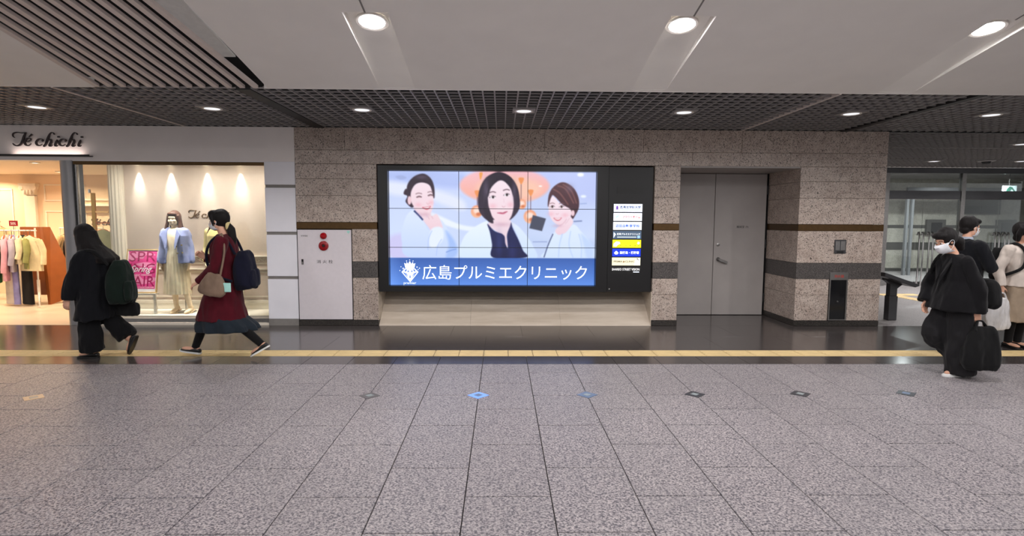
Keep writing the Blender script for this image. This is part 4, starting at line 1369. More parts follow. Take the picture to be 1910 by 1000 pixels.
# lamps of the shop
WARM = (1.0, 0.75, 0.50)
for x, y, p in ((-7.6, 9.4, 36), (-9.2, 9.6, 38), (-10.6, 10.2, 42), (-8.6, 11.2, 30), (-7.2, 11.0, 26), (-10.4, 11.5, 24)):
    downlight(x, y, 2.498, 0, 0.07, 'small warm downlight in the cream shop ceiling', 'warm downlights in the shop', p, 'warm_glow', 150, False, WARM)

# shop window
sw = struct(MB().box(-6.26, -3.50, 8.452, 8.464, 0.137, 2.382).build('window_3', 'glass', origin=(-4.9, 8.458, 0.137)), 'large shop window pane')
MB().box(-6.28, -3.50, 8.435, 8.50, 2.382, 2.438).build('window_head', 'bronze', sw, bevel=0.004)
MB().box(-6.28, -3.50, 8.433, 8.445, 2.432, 2.442).build('window_trim', 'white_panel', sw)
MB().box(-6.262, -6.235, 8.44, 8.49, 0.137, 2.382).build('window_jamb', 'steel', sw)
# stepped plinth of the window display
wp = struct(MB().box(-6.26, -3.50, 8.50, 9.17, 0.002, 0.136).build('trim_plinth', 'window_white', origin=(-4.9, 8.8, 0.002)), 'cream stepped plinth inside the shop window')
MB().box(-6.26, -3.50, 8.47, 8.50, 0.002, 0.095).build('plinth_kick', 'steel', wp)
MB().box(-6.26, -3.50, 8.44, 8.47, 0.002, 0.035).build('plinth_step', 'window_white', wp)
bw = struct(MB().box(-6.02, -3.50, 9.15, 9.20, 0.136, 2.47).build('wall_window_back', 'display_wall', origin=(-4.8, 9.17, 0.136)), 'panelled cream back wall of the window display')
MB().box(-6.02, -3.50, 9.125, 9.15, 0.136, 0.225).build('skirting', 'window_white', bw)
MB().box(-6.02, -3.50, 9.115, 9.15, 0.225, 0.285).build('skirting_mould', 'window_white', bw, bevel=0.012)
MB().box(-6.02, -3.50, 9.118, 9.15, 0.775, 0.80).build('dado_rail', 'window_white', bw, bevel=0.006)
MB().box(-6.02, -3.50, 9.105, 9.15, 0.985, 1.005).build('dado_cap', 'window_white', bw, bevel=0.005)
fz = MB()
for k in range(22):
    x = -5.96 + k * 0.112
    path = [(x + 0.056 * math.cos(a) * (1 - a / 9), 9.148, 0.93 + 0.042 * math.sin(a) * (1 - a / 9)) for a in np.linspace(0, 7.2, 16)]
    fz.tube(path, 0.007, 6)
fz.box(-6.02, -3.50, 9.135, 9.15, 0.875, 0.885)
fz.build('scroll_frieze', 'window_white', bw)
for x0 in (-5.95, -5.05, -4.2):
    moulding('lower_panel', x0, x0 + (0.85 if x0 < -4.3 else 0.62), 0.33, 0.75, 9.15, bw, 0.02, 0.012)
# fluted column at the left end of the display wall
cf = MB()
n = 60
ring0 = []
for k in range(n):
    a = 2 * math.pi * k / n
    r = 0.128 - (0.012 if (k // 2) % 2 else 0.0)
    ring0.append((math.cos(a) * r, math.sin(a) * r))
cf.loft([[(-6.14 + a, 9.17 + b_, z) for a, b_ in ring0] for z in (0.14, 2.45)])
cf.box(-6.28, -6.0, 9.04, 9.31, 0.002, 0.16)
cf.build('fluted_column', 'window_white', bw)
struct(MB().box(-6.28, -3.50, 8.50, 9.20, 2.45, 2.47).build('ceiling_window', 'window_white', origin=(-4.9, 8.85, 2.45)), 'cream soffit of the shop window')
for x in (-5.78, -5.27, -4.70, -4.17):
    t = thing('window_spotlight', 'small warm spotlight washing the window display wall', 'ceiling light', (x, 9.095, 2.448), 'spotlights in the shop window')
    MB().lathe((x, 9.095, 2.45), [(0.05, 0), (0.05, -0.012), (0.038, -0.014), (0.038, 0)]).build('trim_ring', 'white_metal', t, smooth=True)
    MB().lathe((x, 9.095, 2.45), [(0.037, -0.001), (0.037, -0.006), (0.001, -0.008)]).build('lens', 'warm_glow', t, smooth=True)
    spot(t, (x, 9.105, 2.44), (x, 9.125, 1.2), 110, (1.0, 0.92, 0.82), 40, 1.0, 0.008)
for x in (-5.6, -4.6, -3.9):  # unseen fill lamps added to brighten the window display
    t = thing('window_floodlight', 'warm flat lamp in the soffit behind the shop window head', 'ceiling light', (x, 8.54, 2.448), 'flat lamps in the shop window soffit')
    MB().box(x - 0.11, x + 0.11, 8.50, 8.58, 2.44, 2.45).build('lens', 'warm_glow', t)
    area_disc(t, (x, 8.54, 2.43), 0.12, 13, (1.0, 0.87, 0.74), 165, 0.25)

for x, tx, tz in ((-5.20, -5.03, 0.95), (-4.80, -5.03, 0.75), (-4.35, -4.38, 0.9), (-5.62, -5.53, 0.7)):  # spotlights added to brighten the mannequins and poster from the front
    t = thing('window_spotlight', 'small warm spotlight at the window head aimed at ' + ('the poster easel' if tx < -5.2 else 'the mannequin in the blazer' if tx < -5 else 'the mannequin in the cardigan'), 'ceiling light', (x, 8.56, 2.448), 'spotlights at the window head')
    MB().lathe((x, 8.56, 2.45), [(0.045, 0), (0.045, -0.012), (0.034, -0.014), (0.034, 0)]).build('trim_ring', 'white_metal', t, smooth=True)
    MB().lathe((x, 8.56, 2.45), [(0.033, -0.001), (0.033, -0.006), (0.001, -0.008)]).build('lens', 'warm_glow', t, smooth=True)
    spot(t, (x, 8.53, 2.42), (tx, 8.70, tz), 140, (1.0, 0.91, 0.82), 44, 0.8, 0.02)

# steel post at the shop entrance
po = struct(MB().lathe((-6.40, 8.56, 0.002), [(0.13, 0), (0.13, 2.438)], 'z', 40).build('trim_post', 'post_steel', origin=(-6.40, 8.56, 0.002), smooth=True), 'round dark steel post at the shop entrance')
MB().box(-6.285, -6.255, 8.44, 8.60, 0.002, 2.438).build('post_flange', 'black', po)

# shop sign
M['sign_ink'] = plain('dark_brown_sign_letters', (40, 28, 30), 0.4)
LET = {
    'T': [[(295, 222, 6), (266, 190, 14), (280, 145, 17), (350, 126, 15), (430, 137, 14), (510, 128, 6)], [(495, 135, 14), (462, 200, 30), (432, 280, 36), (390, 342, 30), (330, 364, 22), (280, 348, 20), (255, 320, 6)]],
    'e': [[(548, 206, 6), (580, 182, 18), (608, 158, 26)], [(480, 292, 8), (540, 285, 12), (582, 252, 14), (565, 226, 12), (510, 240, 22), (468, 300, 34), (488, 348, 28), (535, 357, 18), (582, 322, 5)]],
    'c': [[(775, 282, 24), (795, 262, 18), (770, 240, 12), (715, 248, 20), (672, 300, 32), (688, 346, 30), (735, 356, 18), (782, 330, 5)]],
    'h': [[(1005, 158, 20), (985, 130, 12), (955, 125, 12), (918, 160, 20), (880, 240, 36), (835, 340, 34), (795, 370, 30)], [(852, 310, 6), (895, 260, 12), (935, 250, 24), (935, 300, 34), (905, 352, 32), (925, 366, 20), (965, 340, 5)]],
    'i': [[(1048, 250, 10), (1035, 285, 32), (1005, 350, 32), (1030, 364, 18), (1055, 345, 5)], [(1056, 202, 24), (1092, 200, 28)]],
}
def logo(parent, x0, z0, sc, y, depth, mat):
    for key, dx in (('T', 0), ('e', 0), ('c', 0), ('h', 0), ('i', 0), ('c', 408), ('h', 408), ('i', 415)):
        mb = MB()
        for st_ in LET[key]:
            brush(mb, [(u + dx, v, w_) for u, v, w_ in st_], x0, z0, sc, y, depth)
        mb.build('sign_letter', mat, parent)
ss = thing('shop_sign', 'dark script shop name lettering lit from below on the grey fascia', 'sign', (-6.6, WALL_Y, 2.5))
logo(ss, -7.30, 2.935, 0.000806, WALL_Y - 0.015, 0.02, 'sign_ink')
tl = thing('sign_light_trough', 'thin dark light trough under the script shop sign', 'light', (-6.65, WALL_Y, 2.49))
MB().box(-7.33, -5.975, WALL_Y - 0.075, WALL_Y, 2.492, 2.500).build('trough', 'beam', tl)
MB().box(-7.33, -5.975, WALL_Y - 0.075, WALL_Y - 0.070, 2.500, 2.518).build('lip', 'beam', tl)
MB().box(-7.10, -6.12, WALL_Y - 0.062, WALL_Y - 0.030, 2.5005, 2.507).build('tube', glow('sign_tube_glow', (255, 226, 205), 0.8), tl)
L = bpy.data.lights.new('lamp_light', 'AREA')
L.shape = 'RECTANGLE'; L.size = 1.0; L.size_y = 0.03; L.energy = 1.6; L.color = (1.0, 0.82, 0.74)
lo2 = bpy.data.objects.new('lamp_light', L); COL.objects.link(lo2); lo2.parent = tl
lo2.location = Vector((-6.60, WALL_Y - 0.066, 2.512)) - abs_loc(tl); lo2.rotation_euler = (math.pi - 0.25, 0, 0)
# small script letters on the window wall
w2 = thing('window_sign', 'small brown script lettering on the cream window display wall', 'sign', (-4.6, 9.15, 1.62))
M['brown_letter'] = plain('bronze_brown_letters', (120, 88, 52), 0.4, 0.4)
logo(w2, -5.155, 1.80, 0.00052, 9.147, 0.012, 'brown_letter')
w3 = thing('inner_sign', 'small dark script lettering on the shop back wall behind the brass stand', 'sign', (-8.3, 11.99, 1.35))
logo(w3, -8.75, 1.66, 0.00055, 11.995, 0.01, 'sign_ink')

# ------------------------------------------------------------------ poster on an easel
M['poster_pink'] = plain('pink_poster_print', (236, 74, 148), 0.5, var=0.02)
M['poster_light'] = plain('light_pink_poster_print', (246, 150, 190), 0.5)
M['poster_deep'] = plain('magenta_poster_print', (172, 26, 92), 0.5)
M['poster_white'] = plain('white_poster_print', (248, 240, 244), 0.5)
ez = thing('poster_easel', 'white easel standing on the shop window plinth', 'easel', (-5.53, 8.75, 0.137))
for x0, x1 in ((-5.62, -5.72), (-5.42, -5.32)):
    MB().hexa([(x1 - 0.018, 8.64, 0.137), (x1 + 0.018, 8.64, 0.137), (x1 + 0.018, 8.67, 0.137), (x1 - 0.018, 8.67, 0.137)],
              [(x0 - 0.015, 8.80, 1.02), (x0 + 0.015, 8.80, 1.02), (x0 + 0.015, 8.82, 1.02), (x0 - 0.015, 8.82, 1.02)]).build('leg', 'white_metal', ez)
MB().tube([(-5.52, 9.02, 0.15), (-5.52, 8.83, 1.0)], 0.013, 8).build('leg', 'white_metal', ez)
MB().box(-5.76, -5.28, 8.60, 8.70, 0.435, 0.455).build('ledge', 'white_metal', ez)
ps = thing('spring_poster', 'pink poster reading SPRING FAIR in a pale wood frame on the easel', 'poster', (-5.53, 8.66, 0.457))
PB, PT = (8.645, 0.457), (8.775, 1.125)
def pz(u, v, d):            # u 0..1 across, v 0..1 up, d out of the poster face
    yb, zb = PB
    yt, zt_ = PT
    ly, lz = (yt - yb), (zt_ - zb)
    L_ = math.hypot(ly, lz)
    return (-5.775 + 0.49 * u, yb + ly * v - d * lz / L_, zb + lz * v + d * ly / L_)
def pslab(name, poly, d0, d1, mat, parent=ps):
    mb = MB()
    nn = len(poly)
    mb.add([pz(u, v, d0) for u, v in poly] + [pz(u, v, d1) for u, v in poly], [tuple(range(nn)), tuple(range(2 * nn - 1, nn - 1, -1))] + [(i, i + nn, (i + 1) % nn + nn, (i + 1) % nn) for i in range(nn)])
    return mb.build(name, mat, parent)
pslab('backing', [(0.03, 0.02), (0.97, 0.02), (0.97, 0.98), (0.03, 0.98)], -0.004, 0.006, 'poster_white')
pslab('print', [(0.06, 0.10), (0.94, 0.10), (0.94, 0.96), (0.06, 0.96)], 0.006, 0.007, 'poster_pink')
for q in ([(0.08, 0.9), (0.3, 0.94), (0.7, 0.93), (0.9, 0.86), (0.6, 0.86), (0.5, 0.78), (0.3, 0.8), (0.2, 0.72), (0.08, 0.76)], [(0.3, 0.66), (0.6, 0.7), (0.9, 0.66), (0.85, 0.6), (0.5, 0.6)], [(0.1, 0.36), (0.4, 0.4), (0.6, 0.3), (0.9, 0.36), (0.9, 0.26), (0.5, 0.2), (0.1, 0.24)]):
    pslab('print_cloud', [tuple(p) for p in catmull(q, 4, True)], 0.007, 0.0075, 'poster_light')
for (a, b_, c, d_) in ((0, 1, 0, 0.028), (0, 1, 0.972, 1), (0, 0.035, 0.028, 0.972), (0.965, 1, 0.028, 0.972)):
    pslab('poster_frame', [(a, c), (b_, c), (b_, d_), (a, d_)], -0.01, 0.014, 'pale_wood')
def ptext(name, body, mat, u, v, w_, h_, d=0.008, shear=0.0, bold=0.0):
    o = text(name, body, mat, ps, 0, 0, 0, width=w_, height=h_, depth=0.0006, shear=shear, bold=bold)
    off = abs_loc(ps)
    for vert in o.data.vertices:
        p = Vector(vert.co) + off
        q = pz(u + p.x / 0.49, v + p.z / 0.68, d - p.y)
        vert.co = Vector(q) - off
    return o
ptext('poster_lettering', 'SPR', 'poster_deep', 0.5, 0.83, 0.40, 0.155)
ptext('poster_lettering', 'ING', 'poster_deep', 0.52, 0.56, 0.38, 0.155)
ptext('poster_lettering', 'FAIR', 'poster_deep', 0.5, 0.27, 0.41, 0.155)
ptext('poster_script', 'Spring', 'poster_white', 0.48, 0.53, 0.34, 0.13, 0.009, 0.5, 0.008)
ptext('poster_line', '2023 SPRING COLLECTION FAIR', 'poster_white', 0.5, 0.13, 0.40, 0.018, 0.009)
ptext('poster_line', 'NEW ARRIVALS', 'poster_white', 0.55, 0.41, 0.26, 0.018, 0.009)

# ------------------------------------------------------------------ inside the shop: rails, clothes, boards
def hanger_and(kind, name, label, x, y, zr, yaw, width, length, mat, sleeves=True, depth=0.10, flare=1.1, seed=0):
    """a garment hanging from a rail at height zr; built about its own axis, turned by yaw"""
    rnd = random.Random(seed)
    t = thing(name, label, 'clothing', (x, y, zr - 0.08 - length), None)
    ca, sa = math.cos(yaw), math.sin(yaw)
    def W(p):
        return (x + p[0] * ca - p[1] * sa, y + p[0] * sa + p[1] * ca, zr + p[2])
    hg = MB()
    hk = [(0.0, 0, -0.09), (0.0, 0, -0.02), (0.02, 0, 0.005), (0.0, 0, 0.016), (-0.018, 0, 0.0)]
    hg.tube([W(p) for p in catmull(hk, 4)], 0.004, 6)
    ho = MB()
    ho.tube([W(p) for p in ((-width * 0.42, 0, -0.155), (-0.03, 0, -0.09), (0.03, 0, -0.09), (width * 0.42, 0, -0.155))], 0.011, 8)
    hob = ho.build('hanger', 'wood', t)
    hg.build('hanger_hook', 'steel', hob)
    mb = MB()
    n = 28
    rings = []
    ph = [rnd.uniform(0, 6.28) for _ in range(3)]
    if kind == 'top':
        prof = [(0.0, 0.07, 0.05), (0.03, 0.30, 0.55), (0.06, 0.47, 0.8), (0.16, 0.50, 1.0), (0.5, 0.50, 1.0), (0.8, 0.50 * flare, 1.05), (1.0, 0.5 * flare, 1.0)]
    else:
        prof = [(0.0, 0.42, 0.5), (0.05, 0.44, 0.7), (0.4, 0.48, 1.0), (1.0, 0.5 * flare, 1.1)]
    for s_, wf, df in prof:
        ring = []
        for k in range(n):
            a = 2 * math.pi * k / n
            rp = 1 + 0.10 * s_ * math.sin(5 * a + ph[0]) + 0.06 * s_ * math.sin(9 * a + ph[1])
            drop = 0.35 * width * max(0, abs(math.cos(a)) - 0.25) * (0.28 if s_ < 0.2 and kind == 'top' else 0)
            ring.append(W((math.cos(a) * wf * width * (1 + 0.02 * math.sin(4 * a)), math.sin(a) * depth * 0.5 * df * rp, -0.08 - s_ * length - drop)))
        rings.append(ring)
    mb.loft(rings)
    body = mb.build('garment', mat, t, smooth=True)
    if sleeves:
        for sg in (-1, 1):
            sl = MB()
            path = [W(p) for p in ((sg * width * 0.40, 0, -0.17), (sg * width * 0.56, 0.01, -0.36), (sg * width * 0.62, -0.02, -0.08 - length * 0.82))]
            sl.tube(catmull(path, 5), [0.052] * 6 + [0.045] * 4 + [0.04], 12)
            sl.build('sleeve', mat, t, smooth=True)
    return t
for nm, rgb in dict(c_pink=(226, 168, 186), c_lav=(176, 170, 190), c_cream=(228, 214, 182), c_cream2=(222, 208, 170), c_olive=(150, 152, 96), c_black=(24, 22, 24), c_grey=(196, 186, 176), c_lilac=(148, 146, 204), c_beige=(214, 186, 140), c_sage=(128, 132, 104), c_green=(30, 120, 60)).items():
    M[nm] = cloth(nm + '_fabric', rgb)
rk = thing('clothes_rail', 'white metal clothes rail on a T foot inside the shop', 'clothes rack', (-8.9, 10.3, 0.002))
MB().tube([(-10.2, 10.3, 1.37), (-8.39, 10.3, 1.37)], 0.014, 10).build('rail', 'white_metal', rk, smooth=True)
for x in (-8.41, -10.1):
    MB().tube([(x, 10.3, 0.30), (x, 10.3, 1.42)], 0.014, 10).build('upright', 'white_metal', rk, smooth=True)
    MB().tube([(x, 10.3, 0.16), (x, 10.3, 0.48)], 0.024, 10).build('sleeve', 'white_metal', rk, smooth=True)
    for sg in (-1, 1):
        MB().tube(catmull([(x, 10.3, 0.26), (x + sg * 0.08, 10.3 - sg * 0.1, 0.19), (x + sg * 0.19, 10.3 - sg * 0.24, 0.15), (x + sg * 0.21, 10.3 - sg * 0.26, 0.02)], 5), 0.013, 8).build('foot', 'white_metal', rk, smooth=True)
GR = 'clothes on the shop rail'
items = [('top', 'blouse', 'cream short jacket hanging at the end of the white clothes rail', -8.44, 10.22, 0.15, 0.42, 0.64, 'c_cream2', True),
         ('top', 'shirt', 'olive green shirt hanging behind the cream jacket', -8.57, 10.3, 0.95, 0.40, 0.60, 'c_olive', True),
         ('top', 'shirt', 'cream wide-sleeved blouse beside the olive shirt', -8.70, 10.3, 0.95, 0.42, 0.52, 'c_cream', True),
         ('top', 'shirt', 'grey lavender shirt next to the pink one on the rail', -8.83, 10.3, 0.95, 0.42, 0.66, 'c_lav', True),
         ('top', 'shirt', 'pink long-sleeved shirt on the clothes rail', -8.96, 10.3, 0.95, 0.44, 0.82, 'c_pink', True),
         ('skirt', 'trousers', 'long black wide trousers hanging on the clothes rail', -8.64, 10.34, 0.5, 0.34, 1.26, 'c_black', False),
         ('skirt', 'skirt', 'long lilac skirt hanging under the shirts', -8.86, 10.34, 0.6, 0.26, 1.26, 'c_lilac', False),
         ('skirt', 'skirt', 'long pale grey skirt beside the lilac skirt', -8.96, 10.34, 0.6, 0.26, 1.25, 'c_grey', False),
         ('top', 'shirt', 'green top at the cut-off end of the clothes rail', -9.12, 10.3, 0.95, 0.42, 0.86, 'c_green', True)]
for i, (k, nm, lab, x, y, yaw, w_, l_, m_, sl) in enumerate(items):
    t = hanger_and(k, nm, lab, x, y, 1.37, -yaw, w_, l_, m_, sl, seed=i)
    t['group'] = GR
# second rail behind the board
rk2 = thing('clothes_rail', 'white clothes rail with dark clothes behind the wooden board', 'clothes rack', (-8.3, 11.3, 0.002))
MB().tube([(-8.75, 11.3, 1.40), (-7.9, 11.3, 1.40)], 0.012, 8).build('rail', 'white_metal', rk2)
for x in (-8.74, -7.91):
    MB().tube([(x, 11.3, 0.002), (x, 11.3, 1.41)], 0.012, 8).build('upright', 'white_metal', rk2)
for i, (m_, c_) in enumerate((('c_beige', 'beige'), ('c_black', 'black'), ('c_grey', 'grey'), ('c_black', 'black'))):
    lab = {0: 'beige top hanging first on the rear rail', 1: 'black coat between beige and grey tops on the rear rail', 2: 'grey top hanging on the rear rail', 3: 'black coat at the inner end of the rear rail'}[i]
    t = hanger_and('top', 'coat', lab, -8.55 + i * 0.17, 11.3, 1.40, 1.2, 0.42, 0.8 + 0.05 * i, m_, True, seed=20 + i)
    t['group'] = 'clothes on the rear rail'
# slanted wooden board stand
bd = thing('wooden_board', 'large reddish brown wooden A-shaped display board behind the clothes rail', 'display board', (-8.7, 10.7, 0.002))
MB().prism([(-9.08, 0.14), (-8.36, 0.14), (-8.36, 0.16), (-8.62, 1.43), (-9.08, 1.43)], 'y', 10.78, 10.82).build('board', 'wood', bd)
MB().hexa([(-8.39, 10.46, 0.002), (-8.34, 10.46, 0.002), (-8.12, 10.98, 0.14), (-8.20, 10.98, 0.14)], [(-8.66, 10.72, 1.43), (-8.61, 10.72, 1.43), (-8.58, 10.86, 1.43), (-8.64, 10.86, 1.43)]).build('side_board', 'wood', bd)
rs = thing('sale_sign', 'small red sale sign reading 50 above the clothes rail', 'sign', (-9.38, 11.0, 1.44))
MB().box(-9.46, -9.30, 10.995, 11.005, 1.44, 1.545).build('card', 'red', rs)
text('sale_lettering', '50%', 'poster_white', rs, -9.38, 10.994, 1.49, width=0.10, height=0.05, depth=0.001)
MB().cyl((-9.38, 11.0, 0.9), (-9.38, 11.0, 1.44), 0.006, 8).build('stem', 'steel', rs)
# table with folded clothes carrying the sign
tb = thing('shop_table', 'white shop table behind the clothes rail', 'table', (-9.7, 11.0, 0.002))
MB().box(-10.3, -9.15, 10.8, 11.3, 0.86, 0.90).build('table_top', 'window_white', tb)
for x in (-10.27, -9.20):
    for y in (10.83, 11.24):
        MB().box(x, x + 0.03, y, y + 0.03, 0.002, 0.86).build('leg', 'window_white', tb)
jk = hanger_and('top', 'jacket', 'beige jacket displayed on the shop table stand', -9.68, 11.05, 1.52, -0.2, 0.40, 0.52, 'c_beige', True, seed=40)
# brass stand with shelves and a sage top
br = thing('brass_stand', 'brass post with crossbars carrying hanging clothes in the shop', 'clothes rack', (-7.48, 10.5, 0.002))
MB().box(-7.515, -7.45, 10.48, 10.52, 0.002, 2.06).build('post', 'brass', br, bevel=0.006)
MB().cyl((-7.515, 10.46, 2.06), (-7.515, 10.46, 2.12), 0.022, 12).build('finial', 'chrome', br, smooth=True)
MB().box(-7.72, -7.22, 10.49, 10.51, 1.70, 1.73).build('crossbar', 'pale_wood', br)
MB().box(-7.5, -7.0, 10.49, 10.51, 1.50, 1.525).build('crossbar', 'wood', br)
MB().box(-7.72, -7.2, 10.35, 10.65, 0.002, 0.03).build('base', 'brass', br, bevel=0.006)
tp_ = hanger_and('top', 'shirt', 'sage green top hanging under the brass stand crossbar', -7.30, 10.45, 1.48, 0.1, 0.42, 0.62, 'c_sage', True, seed=51)

# ------------------------------------------------------------------ figures
def unit(v):
    v = Vector(v)
    return v.normalized()

def basis(f, up=(0, 0, 1)):
    """columns: forward, left, up"""
    f = unit(f)
    l = Vector(up).cross(f).normalized()
    u = f.cross(l).normalized()
    return Matrix((f, l, u)).transposed()

def ring(c, f, l, rf, rl, n=44, ruf=0.0, cnt=9, ph=0.0, square=0.0):
    c, f, l = Vector(c), Vector(f), Vector(l)
    out = []
    for k in range(n):
        a = 2 * math.pi * k / n
        ca, sa = math.cos(a), math.sin(a)
        if square:
            e = 1 - square
            ca = math.copysign(abs(ca) ** e, ca)
            sa = math.copysign(abs(sa) ** e, sa)
        r = 1 + ruf * math.sin(cnt * a + ph)
        out.append(c + f * ca * rf * r + l * sa * rl * r)
    return out

def add_head(mb, c, R, s=0.9, ears=True, face=True):
    f, l, u = R.col[0], R.col[1], R.col[2]
    c = Vector(c)
    P = lambda a, b, d: c + (f * a + l * b + u * d) * s
    mb.ell(P(-0.012, 0, 0.03), (0.100 * s, 0.078 * s, 0.100 * s), 20, 14, R)
    mb.ell(P(0.020, 0, -0.045), (0.070 * s, 0.062 * s, 0.078 * s), 18, 12, R)
    mb.ell(P(0.050, 0, -0.098), (0.028 * s, 0.030 * s, 0.024 * s), 12, 8, R)
    mb.ell(P(0.066, 0, 0.026), (0.028 * s, 0.055 * s, 0.022 * s), 14, 8, R)
    if face:
        mb.cap(P(0.084, 0, 0.006), 0.008 * s, P(0.099, 0, -0.030), 0.011 * s)
        mb.ell(P(0.090, 0.010, -0.034), (0.010 * s, 0.009 * s, 0.008 * s), 8, 6, R)
        mb.ell(P(0.090, -0.010, -0.034), (0.010 * s, 0.009 * s, 0.008 * s), 8, 6, R)
        for sg in (-1, 1):
            mb.ell(P(0.064, sg * 0.042, -0.028), (0.024 * s, 0.020 * s, 0.024 * s), 10, 8, R)
        mb.ell(P(0.083, 0, -0.064), (0.014 * s, 0.026 * s, 0.012 * s), 10, 8, R)
    if ears:
        for sg in (-1, 1):
            mb.ell(P(-0.005, sg * 0.079, -0.005), (0.020 * s, 0.009 * s, 0.031 * s), 10, 8, R)

def face_parts(t, c, R, s=0.9, lips=True):
    f, l, u = R.col[0], R.col[1], R.col[2]
    c = Vector(c)
    P = lambda a, b, d: c + (f * a + l * b + u * d) * s
    for sg in (-1, 1):
        e = MB().ell(P(0.082, sg * 0.033, 0.002), (0.010 * s, 0.015 * s, 0.008 * s), 12, 8, R).build('eye', 'white_metal', t, smooth=True)
        MB().ell(P(0.089, sg * 0.033, 0.002), (0.0045 * s, 0.0075 * s, 0.0075 * s), 10, 8, R).build('iris', 'eye', e, smooth=True)
        MB().tube([P(0.088, sg * 0.014, 0.028), P(0.090, sg * 0.034, 0.034), P(0.078, sg * 0.054, 0.027)], 0.0035 * s, 6).build('eyebrow', 'hair_black', t)
    if lips:
        mb = MB()
        mb.tube([P(0.088, -0.024, -0.066), P(0.099, -0.008, -0.062), P(0.099, 0.008, -0.062), P(0.088, 0.024, -0.066)], [0.003 * s, 0.006 * s, 0.006 * s, 0.003 * s], 8)
        mb.tube([P(0.088, -0.022, -0.068), P(0.098, 0, -0.074), P(0.088, 0.022, -0.068)], [0.003 * s, 0.007 * s, 0.003 * s], 8)
        mb.build('mouth', 'lip', t, smooth=True)

def mask_part(t, c, R, s=0.9, mat='mask'):
    f, l, u = R.col[0], R.col[1], R.col[2]
    c = Vector(c)
    P = lambda a, b, d: c + (f * a + l * b + u * d) * s
    mb = MB()
    rows = []
    for d, fr in ((-0.118, 0.060), (-0.100, 0.094), (-0.070, 0.112), (-0.036, 0.122), (-0.014, 0.106)):
        row = []
        for b_ in np.linspace(-0.068, 0.068, 13):
            q = b_ / 0.068
            row.append(P(fr - 0.075 * abs(q) ** 2.2, b_, d + 0.012 * abs(q)))
        rows.append(row)
    n = 13
    V = [p for r in rows for p in r]
    V += [p - f * 0.006 * s for p in V]
    o = len(rows) * n
    F = []
    for i in range(len(rows) - 1):
        for k in range(n - 1):
            a = i * n + k
            F.append((a, a + 1, a + n + 1, a + n))
            F.append((o + a, o + a + n, o + a + n + 1, o + a + 1))
    for i in range(len(rows) - 1):
        for k in (0, n - 1):
            a = i * n + k
            F.append((a, a + n, o + a + n, o + a))
    for k in range(n - 1):
        for i in (0, len(rows) - 1):
            a = i * n + k
            F.append((a, a + 1, o + a + 1, o + a))
    m_ = mb.add(V, F).build('face_mask', mat, t, smooth=True)
    for sg in (-1, 1):
        MB().tube(catmull([P(0.040, sg * 0.068, -0.022), P(0.01, sg * 0.082, 0.014), P(-0.018, sg * 0.084, 0.0), P(0.0, sg * 0.080, -0.05), P(0.034, sg * 0.064, -0.088)], 5), 0.002, 6).build('ear_loop', mat, m_)

def add_hand(mb, w, d, n, side, curl=0.6, s=1.0):
    """palm and five fingers; d towards the fingertips, n out of the palm, side towards the thumb"""
    w, d, n = Vector(w), unit(d), Vector(n)
    n = (n - d * n.dot(d)).normalized()
    sd = Vector(side)
    sd = (sd - d * sd.dot(d) - n * sd.dot(n)).normalized()
    offs = (0.030, 0.010, -0.010, -0.028)
    lens = (0.070, 0.080, 0.074, 0.056)
    for o_, L in zip(offs, lens):
        k = w + d * 0.086 * s + sd * o_ * s
        mb.cap(w + d * 0.012 * s + sd * o_ * 0.75 * s, 0.013 * s, k, 0.0115 * s, 10)
        d1 = (d * math.cos(curl) + n * math.sin(curl)).normalized()
        d2 = (d * math.cos(curl * 2.3) + n * math.sin(curl * 2.3)).normalized()
        d3 = (d * math.cos(curl * 3.3) + n * math.sin(curl * 3.3)).normalized()
        a = k + d1 * L * 0.46 * s
        b_ = a + d2 * L * 0.32 * s
        e = b_ + d3 * L * 0.24 * s
        mb.cap(k, 0.0102 * s, a, 0.0092 * s, 8)
        mb.cap(a, 0.0092 * s, b_, 0.0084 * s, 8)
        mb.cap(b_, 0.0084 * s, e, 0.0072 * s, 8)
    t0 = w + d * 0.022 * s + sd * 0.022 * s
    t1 = t0 + (d * 0.62 + sd * 0.66 + n * 0.35).normalized() * 0.045 * s
    t2 = t1 + (d * 0.8 + sd * 0.25 + n * 0.6).normalized() * 0.034 * s
    mb.cap(t0, 0.015 * s, t1, 0.0115 * s, 10)
    mb.cap(t1, 0.0115 * s, t2, 0.0088 * s, 8)

